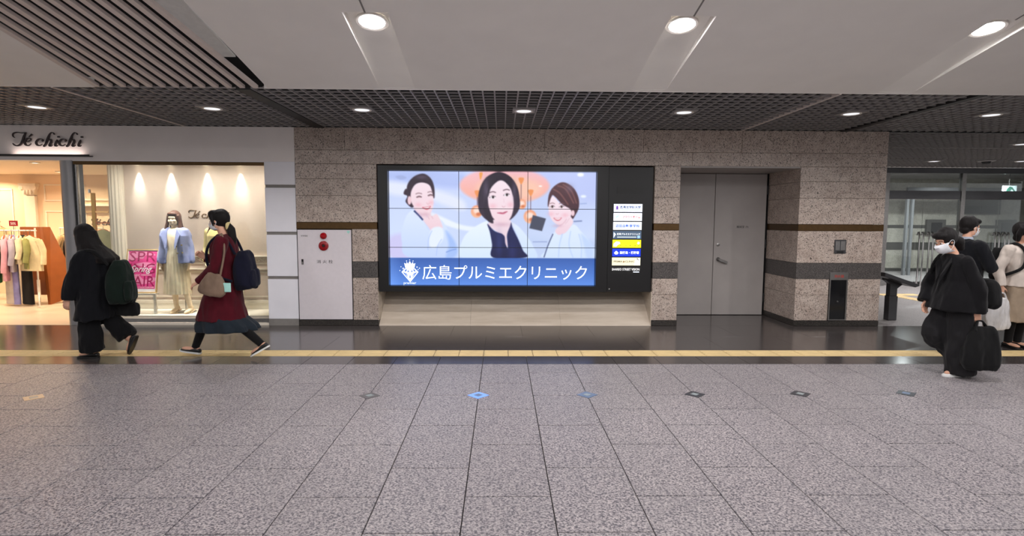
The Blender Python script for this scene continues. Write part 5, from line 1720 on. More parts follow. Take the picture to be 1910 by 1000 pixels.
def body_mesh(t, J, R, mat, s=0.9, hands=((0.5,), (0.5,)), face=True, voxel=0.0065, feet=True):
    """one continuous body: J holds the joints, N = side towards the viewer, F = far side"""
    mb = MB()
    g = lambda k: Vector(J[k])
    add_head(mb, J['head'], R, s, True, face)
    f, l = unit(J['fwd']), Vector((0, 0, 1)).cross(unit(J['fwd']))
    mb.cap(J['neck'], 0.050, g('head') - R.col[2] * 0.05 - R.col[0] * 0.015, 0.047)
    ch = (g('shN') + g('shF')) / 2
    pv = g('pelvis')
    wst = pv.lerp(ch, 0.42)
    mb.loft([ring(pv - Vector((0, 0, 0.07)), f, l, 0.085, 0.125), ring(pv, f, l, 0.105, 0.155), ring(pv.lerp(wst, 0.6), f, l, 0.095, 0.135), ring(wst, f, l, 0.088, 0.120),
             ring(wst.lerp(ch, 0.5), f, l, 0.105, 0.140), ring(ch - Vector((0, 0, 0.05)), f, l, 0.105, 0.150), ring(ch + Vector((0, 0, 0.02)), f, l, 0.075, 0.130), ring(g('neck'), f, l, 0.045, 0.055)])
    for q, hp in (('N', hands[0]), ('F', hands[1])):
        mb.cap(ch.lerp(g('sh' + q), 0.55), 0.062, J['sh' + q], 0.052)
        mb.chain([J['sh' + q], J['el' + q], J['wr' + q]], [0.050, 0.038, 0.025])
        mb.ell(g('sh' + q).lerp(g('el' + q), 0.45), (0.044,) * 3, 10, 8)
        mb.ell(g('el' + q).lerp(g('wr' + q), 0.3), (0.039,) * 3, 10, 8)
        add_hand(mb, *([J['wr' + q]] + list(J['hand' + q])))
        hip, kn, an = g('hip' + q), g('kn' + q), g('an' + q)
        mb.chain([hip, kn, an], [0.082, 0.052, 0.034])
        mb.ell(kn.lerp(an, 0.28), (0.054, 0.050, 0.075), 10, 8)
        if feet:
            td = unit(J['toe' + q])
            B = basis(td) if abs(td.z) < 0.93 else basis(td, (1, 0, 0))
            nrm = B.col[2]
            mb.ell(an + td * 0.055 - nrm * 0.045, (0.105, 0.038, 0.028), 12, 8, B)
            mb.ell(an - td * 0.022 - nrm * 0.038, (0.036, 0.032, 0.034), 10, 8, B)
    return mb.build('body', mat, t, voxel=voxel, relax=3)

def shoe(t, an, td, mat, sole=None, low=0.0, heel=0.0):
    an, td = Vector(an), unit(td)
    B = basis(td) if abs(td.z) < 0.93 else basis(td, (1, 0, 0))
    nrm = B.col[2]
    l = B.col[1]
    mb = MB()
    prof = [(-0.066, 0.020, 0.030), (-0.058, 0.031, 0.055), (-0.02, 0.036, 0.062), (0.03, 0.040, 0.050), (0.08, 0.044, 0.036), (0.13, 0.042, 0.026), (0.160, 0.030, 0.019), (0.172, 0.012, 0.012)]
    rings = []
    for a, w_, h_ in prof:
        c = an + td * a - nrm * 0.078
        rings.append([c + l * (w_ * math.copysign(abs(math.cos(q)) ** 0.8, math.cos(q))) + nrm * (h_ * (0.5 + 0.5 * math.sin(q)) ** 0.8) for q in np.linspace(0, 2 * math.pi, 21)[:-1]])
    mb.loft(rings)
    o = mb.build('shoe', mat, t, voxel=0.006, relax=2)
    sm = MB()
    outl = [(-0.072, 0.016), (-0.06, 0.033), (-0.02, 0.038), (0.03, 0.041), (0.09, 0.047), (0.14, 0.041), (0.168, 0.024), (0.178, 0.006)]
    pts = [(a, w_) for a, w_ in outl] + [(a, -w_) for a, w_ in outl[::-1]]
    n = len(pts)
    V = [an + td * a + l * b_ - nrm * 0.066 for a, b_ in pts] + [an + td * a + l * b_ - nrm * 0.084 for a, b_ in pts]
    sm.add(V, [tuple(range(n)), tuple(range(2 * n - 1, n - 1, -1))] + [(i, i + n, (i + 1) % n + n, (i + 1) % n) for i in range(n)])
    sm.build('sole', sole or mat, o)
    return o

def leg_cloth(mb, hip, kn, an, r0, r1, r2, up=0.05):
    hip, kn, an = Vector(hip), Vector(kn), Vector(an)
    an = an + (kn - an).normalized() * up
    path = catmull([hip, hip.lerp(kn, 0.5), kn, kn.lerp(an, 0.5), an], 4)
    rr = catmull([(r0,), ((r0 + r1) / 2,), (r1,), ((r1 + r2) / 2,), (r2,)], 4)
    mb.tube([Vector(p) for p in path], [float(q[0]) for q in rr], 18)

def sleeve(mb, sh, el, wr, r0, r1, r2):
    """a sleeve with an open-looking flat cuff"""
    sh, el, wr = Vector(sh), Vector(el), Vector(wr)
    mb.cap(sh, r0, sh.lerp(el, 0.3), r0)
    pts = catmull([sh, sh.lerp(el, 0.5), el, el.lerp(wr, 0.5), wr], 4)
    rr = catmull([(r0,), ((r0 + r1) / 2,), (r1,), ((r1 + r2) / 2,), (r2,)], 4)
    mb.tube([Vector(p) for p in pts], [float(q[0]) for q in rr], 18)

def bag_shape(mb, c, R, dx, dy, dz, sq=0.55, bulge=0.12, top=0.75):
    """soft bag: dx along col0, dy along col1, dz up"""
    f, l, u = R.col[0], R.col[1], R.col[2]
    c = Vector(c)
    rings = []
    for k in range(9):
        v = k / 8
        sc = 1 - (1 - top) * v ** 2 + bulge * math.sin(math.pi * v) * 0.5
        e = 1.0 if 0 < k < 8 else 0.86
        rings.append(ring(c + u * dz * (v - 0.5), f, l, dx / 2 * sc * e, dy / 2 * sc * e, 40, 0.015, 7, k, sq))
    mb.loft(rings)

DOWN = (0, 0, -1)
# ---- woman in black walking towards the shop entrance side, long hair
b = (-4.6, 6.5, 0)
J = dict(fwd=(-1, 0, 0), head=(-0.17, 0, 1.40), neck=(-0.095, 0, 1.25), shN=(-0.06, -0.17, 1.17), shF=(-0.04, 0.17, 1.17), elN=(-0.13, -0.24, 0.92), wrN=(-0.22, -0.22, 0.70), elF=(0.06, 0.24, 0.92), wrF=(0.20, 0.10, 0.68),
         handN=((-0.3, 0, -1), (0, 1, 0), (-1, 0, 0.2), 0.35, 0.9), handF=((0.3, 0, -1), (0, -1, 0), (-1, 0, 0), 0.7, 0.9), pelvis=(-0.02, 0, 0.80), hipN=(-0.02, -0.08, 0.77), hipF=(-0.02, 0.08, 0.77),
         knN=(-0.10, -0.08, 0.42), anN=(-0.09, -0.07, 0.086), toeN=(-1, 0, 0), knF=(0.04, 0.08, 0.42), anF=(0.22, 0.09, 0.195), toeF=(-0.42, 0, -0.9))
def off(J, b):
    out = {}
    pts = ('head', 'neck', 'shN', 'shF', 'elN', 'elF', 'wrN', 'wrF', 'pelvis', 'hipN', 'hipF', 'knN', 'knF', 'anN', 'anF')
    for k, v in J.items():
        out[k] = Vector(v) + Vector(b) if k in pts else v
    return out
def at(b, *p):
    return Vector(b) + Vector(p)
JJ = off(J, b)
R = basis((-0.92, 0.0, -0.38))
p1 = thing('person', 'long-haired person in black navy jacket and black trousers walking past the shop entrance', 'person', b)
body_mesh(p1, JJ, R, 'skin')
f, l = Vector((-1, 0, 0)), Vector((0, -1, 0))
mb = MB()
mb.loft([ring(at(b, -0.085, 0, 1.29), f, l, 0.075, 0.085), ring(at(b, -0.06, 0, 1.235), f, l, 0.11, 0.17), ring(at(b, -0.03, 0, 1.14), f, l, 0.15, 0.225), ring(at(b, -0.02, 0, 0.95), f, l, 0.16, 0.235), ring(at(b, -0.045, 0, 0.70), f, l, 0.175, 0.25, ruf=0.015), ring(at(b, -0.065, -0.01, 0.455), f, l, 0.185, 0.265, ruf=0.03, cnt=7)])
for q in 'NF':
    sleeve(mb, JJ['sh' + q], JJ['el' + q], JJ['wr' + q], 0.085, 0.075, 0.066)
mb.build('jacket', 'navy_coat', p1, voxel=0.009, relax=4, folds=0.022)
mb = MB()
leg_cloth(mb, JJ['hipN'], JJ['knN'], JJ['anN'], 0.11, 0.105, 0.125, 0.0)
leg_cloth(mb, JJ['hipF'], JJ['knF'], JJ['anF'], 0.11, 0.10, 0.105, 0.02)
mb.build('trousers', 'black_trouser', p1, voxel=0.009, relax=4, folds=0.022)
shoe(p1, JJ['anN'], J['toeN'], 'shoe_black')
shoe(p1, JJ['anF'], J['toeF'], 'shoe_black')
mb = MB()
mb.ell(at(b, -0.150, 0, 1.435), (0.108, 0.092, 0.108), 20, 14, R)
mb.loft([ring(at(b, -0.13, 0, 1.46), f, l, 0.10, 0.09), ring(at(b, -0.13, 0, 1.38), f, l, 0.115, 0.105), ring(at(b, -0.10, 0, 1.29), f, l, 0.125, 0.13, ruf=0.02), ring(at(b, -0.045, 0, 1.22), f, l, 0.155, 0.175, ruf=0.03), ring(at(b, 0.03, 0, 1.15), f, l, 0.15, 0.19, ruf=0.05), ring(at(b, 0.07, 0, 1.09), f, l, 0.11, 0.16, ruf=0.08)])
mb.build('hair', 'hair_black', p1, voxel=0.008, relax=3, folds=0.006)
# her bags
bp = thing('backpack', 'dark green soft backpack on the back of the long-haired walker', 'bag', at(b, 0.25, -0.03, 0.64))
mb = MB()
bag_shape(mb, at(b, 0.25, -0.03, 0.88), basis((-1, -0.25, 0)), 0.24, 0.36, 0.49, 0.35, 0.25, 0.55)
mb.build('sack', 'green_bag', bp, voxel=0.01, relax=5, folds=0.014)
mb = MB()
bag_shape(mb, at(b, 0.375, -0.07, 0.78), basis((-1, -0.25, 0)), 0.07, 0.25, 0.22, 0.4, 0.3, 0.8)
mb.build('front_pocket', 'green_bag', bp, voxel=0.009, relax=4, folds=0.014)
MB().tube(catmull([at(b, 0.20, -0.16, 1.08), at(b, 0.06, -0.18, 1.235), at(b, -0.12, -0.16, 1.21), at(b, -0.19, -0.14, 1.08)], 6), 0.016, 8).build('strap', 'black_bag', bp, smooth=True)
hb = thing('handbag', 'small black handbag carried below the dark green backpack', 'bag', at(b, 0.25, 0.06, 0.46))
mb = MB()
bag_shape(mb, at(b, 0.25, 0.06, 0.545), basis((-1, 0.1, 0)), 0.25, 0.10, 0.15, 0.6, 0.1, 0.95)
mb.build('bag_body', 'black_bag', hb, voxel=0.008, relax=3, folds=0.014)
MB().tube(catmull([at(b, 0.16, 0.06, 0.60), at(b, 0.19, 0.08, 0.66), at(b, 0.24, 0.09, 0.68), at(b, 0.30, 0.08, 0.66), at(b, 0.34, 0.06, 0.60)], 5), 0.008, 8).build('handle', 'black_bag', hb, smooth=True)

# ---- woman in dark red striding
b = (-3.15, 6.45, 0)
J = dict(fwd=(-1, 0, 0), head=(-0.065, 0, 1.575), neck=(-0.01, 0, 1.42), shN=(0.04, -0.165, 1.345), shF=(-0.03, 0.165, 1.345), elN=(0.0, -0.23, 1.07), wrN=(-0.20, -0.20, 0.90), elF=(-0.12, 0.22, 1.09), wrF=(-0.28, 0.10, 1.15),
         handN=((-0.9, 0, -0.45), (0, 0.5, -1), (0, 1, 0.3), 0.4, 0.9), handF=((-0.75, -0.2, 0.55), (0, -1, 0), (0, 0, 1), 0.75, 0.9), pelvis=(0.0, 0, 0.86), hipN=(0.01, -0.085, 0.83), hipF=(-0.02, 0.085, 0.83),
         knF=(-0.27, 0.08, 0.48), anF=(-0.42, 0.08, 0.115), toeF=(-1, 0, 0.16), knN=(0.10, -0.08, 0.46), anN=(0.40, -0.08, 0.185), toeN=(-0.87, 0, -0.5))
JJ = off(J, b)
R = basis((-0.99, 0.0, -0.1))
p2 = thing('person', 'person in dark red knit dress with ponytail striding past the shop window', 'person', b)
body_mesh(p2, JJ, R, 'skin')
face_parts(p2, JJ['head'], R, lips=False)
mask_part(p2, JJ['head'], R)
mb = MB()
mb.loft([ring(at(b, -0.01, 0, 1.425), f, l, 0.065, 0.07), ring(at(b, 0.0, 0, 1.385), f, l, 0.10, 0.15), ring(at(b, 0.0, 0, 1.30), f, l, 0.13, 0.19), ring(at(b, 0, 0, 1.16), f, l, 0.14, 0.185), ring(at(b, 0, 0, 1.02), f, l, 0.135, 0.175), ring(at(b, -0.015, 0, 0.85), f, l, 0.175, 0.205), ring(at(b, -0.05, 0, 0.62), f, l, 0.23, 0.23, ruf=0.01), ring(at(b, -0.06, 0, 0.455), f, l, 0.28, 0.25, ruf=0.02)])
for q in 'NF':
    sleeve(mb, JJ['sh' + q], JJ['el' + q], JJ['wr' + q], 0.078, 0.064, 0.046)
mb.build('knit_dress', 'red_knit', p2, voxel=0.009, relax=3, folds=0.015)
mb = MB()
mb.loft([ring(at(b, -0.06, 0, 0.50), f, l, 0.245, 0.23), ring(at(b, -0.04, 0, 0.44), f, l, 0.295, 0.25, ruf=0.04, cnt=11), ring(at(b, -0.015, 0, 0.385), f, l, 0.335, 0.26, ruf=0.06, cnt=11), ring(at(b, 0.0, 0, 0.325), f, l, 0.345, 0.265, ruf=0.08, cnt=11)])
mb.build('tulle_skirt', 'tulle', p2, voxel=0.009, relax=2)
mb = MB()
for q in 'NF':
    leg_cloth(mb, JJ['hip' + q].lerp(JJ['kn' + q], 0.4), JJ['kn' + q], JJ['an' + q], 0.072, 0.06, 0.042, -0.02)
    mb.ell(JJ['kn' + q].lerp(JJ['an' + q], 0.28), (0.060, 0.056, 0.08), 10, 8)
mb.build('tights', 'tights', p2, voxel=0.008, relax=3)
shoe(p2, JJ['anN'], J['toeN'], 'shoe_black', 'shoe_white')
shoe(p2, JJ['anF'], J['toeF'], 'shoe_black', 'shoe_white')
hc_ = JJ['head']
mb = MB()
mb.ell(hc_ + Vector((0.028, 0, 0.032)), (0.103, 0.086, 0.108), 22, 14, R)
mb.ell(hc_ + Vector((-0.045, 0, 0.078)), (0.062, 0.072, 0.048), 14, 10, R)
for sg in (-1, 1):
    mb.cap(hc_ + Vector((-0.045, sg * 0.066, 0.05)), 0.022, hc_ + Vector((-0.02, sg * 0.074, -0.055)), 0.008)
mb.chain([hc_ + Vector((0.10, 0, -0.045)), hc_ + Vector((0.145, 0, -0.10)), hc_ + Vector((0.16, 0, -0.20)), hc_ + Vector((0.17, 0, -0.31))], [0.035, 0.048, 0.044, 0.018])
mb.build('hair', 'hair_black', p2, voxel=0.007, relax=3, folds=0.006)
MB().lathe((hc_.x + 0.115, hc_.y, hc_.z - 0.06), [(0.028, -0.02), (0.048, -0.012), (0.052, 0.0), (0.048, 0.012), (0.028, 0.02)], 'x', 18).build('scrunchie', 'scrunchie', p2, smooth=True)
bp = thing('backpack', 'navy blue backpack on the striding person in red', 'bag', at(b, 0.235, 0, 0.80))
mb = MB()
bag_shape(mb, at(b, 0.225, 0.0, 1.02), basis((-1, 0.0, -0.05)), 0.20, 0.32, 0.44, 0.35, 0.2, 0.6)
mb.build('sack', 'navy_bag', bp, voxel=0.01, relax=5, folds=0.014)
mb = MB()
bag_shape(mb, at(b, 0.325, 0, 0.93), basis((-1, 0, 0)), 0.06, 0.24, 0.2, 0.4, 0.2, 0.8)
mb.build('front_pocket', 'navy_bag', bp, voxel=0.009, relax=4, folds=0.014)
for sg in (-1, 1):
    MB().tube(catmull([at(b, 0.16, sg * 0.10, 1.20), at(b, 0.05, sg * 0.12, 1.40), at(b, -0.08, sg * 0.12, 1.36), at(b, -0.145, sg * 0.13, 1.2), at(b, -0.05, sg * 0.205, 1.0), at(b, 0.14, sg * 0.15, 0.90)], 6), 0.015, 8).build('strap', 'navy_bag', bp, smooth=True)
sb = thing('shoulder_bag', 'taupe leather shoulder bag hanging at the hip of the person in red', 'bag', at(b, -0.0, -0.27, 0.77))
mb = MB()
bag_shape(mb, at(b, -0.005, -0.285, 0.885), basis((-1, 0, 0.18)), 0.28, 0.11, 0.24, 0.35, 0.25, 0.45)
mb.build('bag_body', 'beige_bag', sb, voxel=0.008, relax=4, folds=0.014)
MB().tube(catmull([at(b, -0.06, -0.275, 0.99), at(b, -0.02, -0.25, 1.14), at(b, 0.04, -0.225, 1.30), at(b, 0.05, -0.17, 1.435), at(b, 0.10, -0.22, 1.25), at(b, 0.07, -0.27, 0.98)], 6), 0.011, 8).build('strap', 'beige_bag', sb, smooth=True)
MB().box(b[0] + 0.10, b[0] + 0.19, b[1] - 0.30, b[1] - 0.285, 0.80, 0.90).build('card_holder', 'mint', sb, bevel=0.004)

# ---- woman in a black suit walking on the right
b = (4.7, 5.7, 0)
J = dict(fwd=(-1, 0, 0), head=(-0.135, 0, 1.405), neck=(-0.04, 0, 1.265), shN=(-0.02, -0.155, 1.195), shF=(0.0, 0.155, 1.195), elN=(0.05, -0.24, 0.94), wrN=(0.07, -0.22, 0.705), elF=(-0.09, 0.23, 0.95), wrF=(-0.15, 0.18, 0.755),
         handN=((0.05, 0, -1), (0, 1, 0), (-1, 0, 0), 0.75, 0.9), handF=((-0.2, 0, -1), (0, -1, 0), (-1, 0, 0), 0.4, 0.9), pelvis=(0.02, 0, 0.77), hipN=(0.02, -0.085, 0.74), hipF=(0.02, 0.085, 0.74),
         knN=(0.03, -0.07, 0.40), anN=(0.06, -0.06, 0.086), toeN=(-1, 0, 0), knF=(-0.10, 0.09, 0.43), anF=(0.12, 0.09, 0.24), toeF=(-0.75, 0, -0.65))
JJ = off(J, b)
R = basis((-0.93, -0.08, -0.34))
p3 = thing('person', 'person in black jacket and wide charcoal trousers walking with a black tote bag', 'person', b)
body_mesh(p3, JJ, R, 'skin')
face_parts(p3, JJ['head'], R, lips=False)
mask_part(p3, JJ['head'], R, 1.02)
mb = MB()
mb.loft([ring(at(b, -0.045, 0, 1.275), f, l, 0.07, 0.075), ring(at(b, -0.03, 0, 1.235), f, l, 0.09, 0.13), ring(at(b, -0.01, 0, 1.16), f, l, 0.125, 0.18), ring(at(b, 0, 0, 1.0), f, l, 0.14, 0.195), ring(at(b, 0.0, 0, 0.85), f, l, 0.18, 0.25, ruf=0.01), ring(at(b, 0.0, 0, 0.70), f, l, 0.215, 0.285, ruf=0.03, cnt=6)])
for q in 'NF':
    sleeve(mb, JJ['sh' + q], JJ['el' + q], JJ['wr' + q], 0.066, 0.070, 0.084)
mb.build('jacket', 'black_coat', p3, voxel=0.009, relax=2, folds=0.015)
lap = MB()
for sg in (-1, 1):
    q = [at(b, -0.01, 0, 0) + f * a + l * (sg * s_) + Vector((0, 0, z)) for a, s_, z in ((0.075, 0.05, 1.265), (0.122, 0.10, 1.19), (0.168, 0.03, 0.98), (0.160, 0.012, 1.04))]
    lap.add(q + [p + f * 0.010 for p in q], [(0, 1, 2, 3), (7, 6, 5, 4), (0, 4, 5, 1), (1, 5, 6, 2), (2, 6, 7, 3), (3, 7, 4, 0)])
lap.build('lapel', 'black_coat', p3)
mb = MB()
leg_cloth(mb, JJ['hipN'], JJ['knN'], JJ['anN'], 0.125, 0.14, 0.135, -0.045)
leg_cloth(mb, JJ['hipF'], JJ['knF'], JJ['anF'], 0.12, 0.12, 0.115, 0.0)
mb.build('trousers', 'charcoal_trouser', p3, voxel=0.009, relax=4, folds=0.022)
shoe(p3, JJ['anN'], J['toeN'], 'shoe_white', 'shoe_white')
shoe(p3, JJ['anF'], J['toeF'], 'shoe_white', 'shoe_white')
hc_ = JJ['head']
mb = MB()
u_ = R.col[2]; ff = R.col[0]
mb.ell(hc_ + u_ * 0.036 - ff * 0.026, (0.102, 0.088, 0.104), 22, 14, R)
mb.ell(hc_ + u_ * 0.074 + ff * 0.045, (0.055, 0.074, 0.040), 14, 10, R)
mb.chain([hc_ - ff * 0.10 - u_ * 0.02, hc_ - ff * 0.14 - u_ * 0.06, hc_ - ff * 0.15 - u_ * 0.13], [0.045, 0.055, 0.03])
mb.build('hair', 'hair_black', p3, voxel=0.007, relax=3, folds=0.006)
tt_ = thing('tote_bag', 'large black tote bag hanging from the hand of the black-jacketed walker', 'bag', at(b, 0.12, -0.22, 0.12))
mb = MB()
bag_shape(mb, at(b, 0.12, -0.23, 0.34), basis((-1, 0.15, 0)), 0.32, 0.14, 0.44, 0.45, 0.25, 0.62)
mb.build('bag_body', 'black_bag', tt_, voxel=0.009, relax=4, folds=0.014)
for dy in (-0.03, 0.03):
    MB().tube(catmull([at(b, 0.03, -0.23 + dy, 0.52), at(b, 0.06, -0.225, 0.60), at(b, 0.09, -0.22, 0.615), at(b, 0.13, -0.225, 0.60), at(b, 0.17, -0.23 + dy, 0.52)], 5), 0.009, 8).build('handle', 'black_bag', tt_, smooth=True)
tt_ = thing('shoulder_bag', 'black shoulder bag behind the black-jacketed walker', 'bag', at(b, 0.30, 0.0, 0.72))
mb = MB()
bag_shape(mb, at(b, 0.31, 0.0, 0.87), basis((-1, 0.0, 0)), 0.18, 0.30, 0.30, 0.4, 0.2, 0.7)
mb.build('bag_body', 'black_bag', tt_, voxel=0.01, relax=4, folds=0.014)
MB().tube(catmull([at(b, 0.26, 0.12, 0.99), at(b, 0.12, 0.16, 1.20), at(b, -0.02, 0.16, 1.275), at(b, -0.14, 0.15, 1.12), at(b, 0.02, 0.275, 0.9), at(b, 0.24, 0.14, 0.90)], 6), 0.013, 8).build('strap', 'black_bag', tt_, smooth=True)

# ---- man in a dark suit behind her, facing the other way
b = (5.65, 6.6, 0)
J = dict(fwd=(1, 0, 0), head=(-0.075, 0, 1.535), neck=(-0.11, 0, 1.385), shN=(-0.11, -0.195, 1.315), shF=(-0.11, 0.195, 1.315), elN=(-0.02, -0.27, 1.07), wrN=(0.05, -0.10, 1.17), elF=(-0.02, 0.27, 1.07), wrF=(0.10, 0.08, 1.15),
         handN=((-0.1, 0.6, 0.8), (-1, 0, 0), (-0.3, 0, 1), 0.5, 1.0), handF=((0.1, -0.8, 0.4), (-1, 0, 0), (0, 0, 1), 0.5, 1.0), pelvis=(-0.09, 0, 0.88), hipN=(-0.09, -0.09, 0.85), hipF=(-0.09, 0.09, 0.85),
         knN=(-0.08, -0.10, 0.47), anN=(-0.10, -0.10, 0.086), toeN=(1, 0, 0), knF=(-0.06, 0.10, 0.47), anF=(-0.09, 0.10, 0.086), toeF=(1, 0, 0))
JJ = off(J, b)
R = basis((0.98, 0.05, -0.12))
p4 = thing('person', 'person with short black hair in dark suit behind the black-jacketed walker', 'person', b)
body_mesh(p4, JJ, R, 'skin', 0.95)
face_parts(p4, JJ['head'], R, 0.95, lips=False)
mask_part(p4, JJ['head'], R, 0.95)
f4, l4 = Vector((1, 0, 0)), Vector((0, 1, 0))
mb = MB()
mb.loft([ring(at(b, -0.12, 0, 1.40), f4, l4, 0.062, 0.068), ring(at(b, -0.115, 0, 1.365), f4, l4, 0.10, 0.17), ring(at(b, -0.11, 0, 1.28), f4, l4, 0.135, 0.225), ring(at(b, -0.10, 0, 1.10), f4, l4, 0.145, 0.215), ring(at(b, -0.10, 0, 0.95), f4, l4, 0.14, 0.20), ring(at(b, -0.10, 0, 0.76), f4, l4, 0.155, 0.22)])
for q in 'NF':
    sleeve(mb, JJ['sh' + q], JJ['el' + q], JJ['wr' + q], 0.082, 0.066, 0.052)
mb.build('suit_jacket', 'suit', p4, voxel=0.009, relax=3, folds=0.015)
mb = MB()
for q in 'NF':
    leg_cloth(mb, JJ['hip' + q], JJ['kn' + q], JJ['an' + q], 0.115, 0.085, 0.075, 0.0)
mb.build('trousers', 'suit', p4, voxel=0.009, relax=3)
MB().lathe(tuple(at(b, -0.105, 0, 1.395)), [(0.058, -0.02), (0.062, 0.0), (0.058, 0.03), (0.052, 0.032), (0.052, -0.02)], 'z', 24).build('shirt_collar', 'white_shirt', p4, smooth=True)
for q in 'NF':
    shoe(p4, JJ['an' + q], J['toe' + q], 'shoe_black')
hc_ = JJ['head']; u_ = R.col[2]; ff = R.col[0]
mb = MB()
mb.ell(hc_ + u_ * 0.042 - ff * 0.026, (0.106, 0.090, 0.102), 22, 14, R)
mb.ell(hc_ + u_ * 0.078 + ff * 0.045, (0.062, 0.076, 0.042), 14, 10, R)
mb.ell(hc_ - u_ * 0.03 - ff * 0.07, (0.045, 0.066, 0.055), 14, 10, R)
mb.build('hair', 'hair_black', p4, voxel=0.007, relax=3, folds=0.006)

# ---- woman in a cream jacket standing beside the passage
b = (6.55, 6.98, 0)
J = dict(fwd=(0.3, -0.95, 0), head=(0.02, -0.02, 1.465), neck=(0.015, 0.01, 1.325), shN=(-0.165, -0.03, 1.255), shF=(0.19, 0.04, 1.255), elN=(-0.245, -0.0, 1.02), wrN=(-0.245, -0.05, 0.80), elF=(0.27, 0.03, 1.02), wrF=(0.25, -0.07, 0.81),
         handN=((0, 0, -1), (0.6, 0.5, 0), (0.3, -1, 0), 0.8, 0.9), handF=((0, -0.2, -1), (-0.7, 0.4, 0), (-0.2, -1, 0), 0.5, 0.9), pelvis=(0.02, 0, 0.82), hipN=(-0.06, -0.02, 0.79), hipF=(0.10, 0.02, 0.79),
         knN=(-0.055, -0.03, 0.44), anN=(-0.055, 0.0, 0.086), toeN=(0.1, -1, 0), knF=(0.09, -0.01, 0.44), anF=(0.085, 0.02, 0.086), toeF=(0.45, -0.9, 0))
JJ = off(J, b)
R = basis((0.12, -0.98, -0.08))
p5 = thing('person', 'person in cream jacket, beige skirt and black tights standing with a white carrier bag', 'person', b)
body_mesh(p5, JJ, R, 'skin')
face_parts(p5, JJ['head'], R)
f5 = unit((0.3, -0.95, 0)); l5 = Vector((0, 0, 1)).cross(f5)
mb = MB()
mb.loft([ring(at(b, 0.015, 0.01, 1.335), f5, l5, 0.065, 0.075), ring(at(b, 0.015, 0.005, 1.30), f5, l5, 0.10, 0.15), ring(at(b, 0.015, 0, 1.22), f5, l5, 0.135, 0.20), ring(at(b, 0.02, 0, 1.08), f5, l5, 0.14, 0.185), ring(at(b, 0.02, 0, 0.98), f5, l5, 0.13, 0.165), ring(at(b, 0.02, 0, 0.80), f5, l5, 0.16, 0.205, ruf=0.015, cnt=6)])
for q in 'NF':
    sleeve(mb, JJ['sh' + q], JJ['el' + q], JJ['wr' + q], 0.074, 0.060, 0.047)
jk5 = mb.build('jacket', 'cream_jacket', p5, voxel=0.008, relax=3, folds=0.015)
lap = MB()
for sg in (-1, 1):
    q = [at(b, 0.015, 0.005, 0) + f5 * a + l5 * (sg * s_) + Vector((0, 0, z)) for a, s_, z in ((0.085, 0.055, 1.325), (0.128, 0.115, 1.24), (0.158, 0.02, 1.02), (0.150, 0.008, 1.08))]
    lap.add(q + [p + f5 * 0.008 for p in q], [(0, 1, 2, 3), (7, 6, 5, 4), (0, 4, 5, 1), (1, 5, 6, 2), (2, 6, 7, 3), (3, 7, 4, 0)])
lap.build('lapel', 'cream_jacket', jk5)
mb = MB()
mb.loft([ring(at(b, 0.02, 0, 0.95), f5, l5, 0.12, 0.15), ring(at(b, 0.02, 0, 0.80), f5, l5, 0.145, 0.185), ring(at(b, 0.02, 0, 0.60), f5, l5, 0.15, 0.195, ruf=0.015), ring(at(b, 0.02, 0, 0.345), f5, l5, 0.165, 0.205, ruf=0.03)])
mb.build('skirt', 'beige_skirt', p5, voxel=0.009, relax=3, folds=0.015)
mb = MB()
for q in 'NF':
    leg_cloth(mb, JJ['hip' + q], JJ['kn' + q], JJ['an' + q], 0.09, 0.060, 0.042, -0.02)
    mb.ell(JJ['kn' + q].lerp(JJ['an' + q], 0.28), (0.058, 0.055, 0.08), 10, 8)
mb.build('tights', 'tights', p5, voxel=0.008, relax=3)
for q in 'NF':
    shoe(p5, JJ['an' + q], J['toe' + q], 'shoe_black')
hc_ = JJ['head']; u_ = R.col[2]; ff = R.col[0]; ll = R.col[1]
mb = MB()
mb.ell(hc_ + u_ * 0.038 - ff * 0.026, (0.104, 0.092, 0.106), 22, 14, R)
mb.ell(hc_ + u_ * 0.082 + ff * 0.045, (0.055, 0.074, 0.036), 14, 10, R)
for sg in (-1, 1):
    mb.chain([hc_ + ll * sg * 0.070 + u_ * 0.06 + ff * 0.03, hc_ + ll * sg * 0.080 - u_ * 0.02 + ff * 0.012, hc_ + ll * sg * 0.068 - u_ * 0.09], [0.028, 0.030, 0.020])
mb.ell(hc_ - ff * 0.05 - u_ * 0.06, (0.05, 0.075, 0.055), 14, 10, R)
mb.build('hair', 'hair_black', p5, voxel=0.007, relax=3, folds=0.006)
bp = thing('backpack', 'black backpack strapped on the person in the cream jacket', 'bag', at(b, 0.0, 0.2, 0.85))
mb = MB()
bag_shape(mb, at(b, -0.04, 0.215, 1.06), basis(f5), 0.14, 0.30, 0.42, 0.4, 0.15, 0.7)
mb.build('sack', 'black_bag', bp, voxel=0.011, relax=4, folds=0.014)
for sg in (-1, 1):
    o_ = Vector(b) + Vector((0.015, 0.005, 0))
    MB().tube(catmull([o_ + l5 * sg * 0.11 - f5 * 0.14 + Vector((0, 0, 1.22)), o_ + l5 * sg * 0.115 + Vector((0, 0, 1.335)), o_ + l5 * sg * 0.125 + f5 * 0.125 + Vector((0, 0, 1.24)), o_ + l5 * sg * 0.14 + f5 * 0.125 + Vector((0, 0, 1.05)), o_ + l5 * sg * 0.205 + Vector((0, 0, 0.95)), o_ + l5 * sg * 0.13 - f5 * 0.14 + Vector((0, 0, 0.92))], 6), 0.018, 8).build('strap', 'black_bag', bp, smooth=True)
cb_ = thing('carrier_bag', 'white plastic carrier bag held by the person in the cream jacket', 'bag', at(b, -0.29, -0.07, 0.25))
mb = MB()
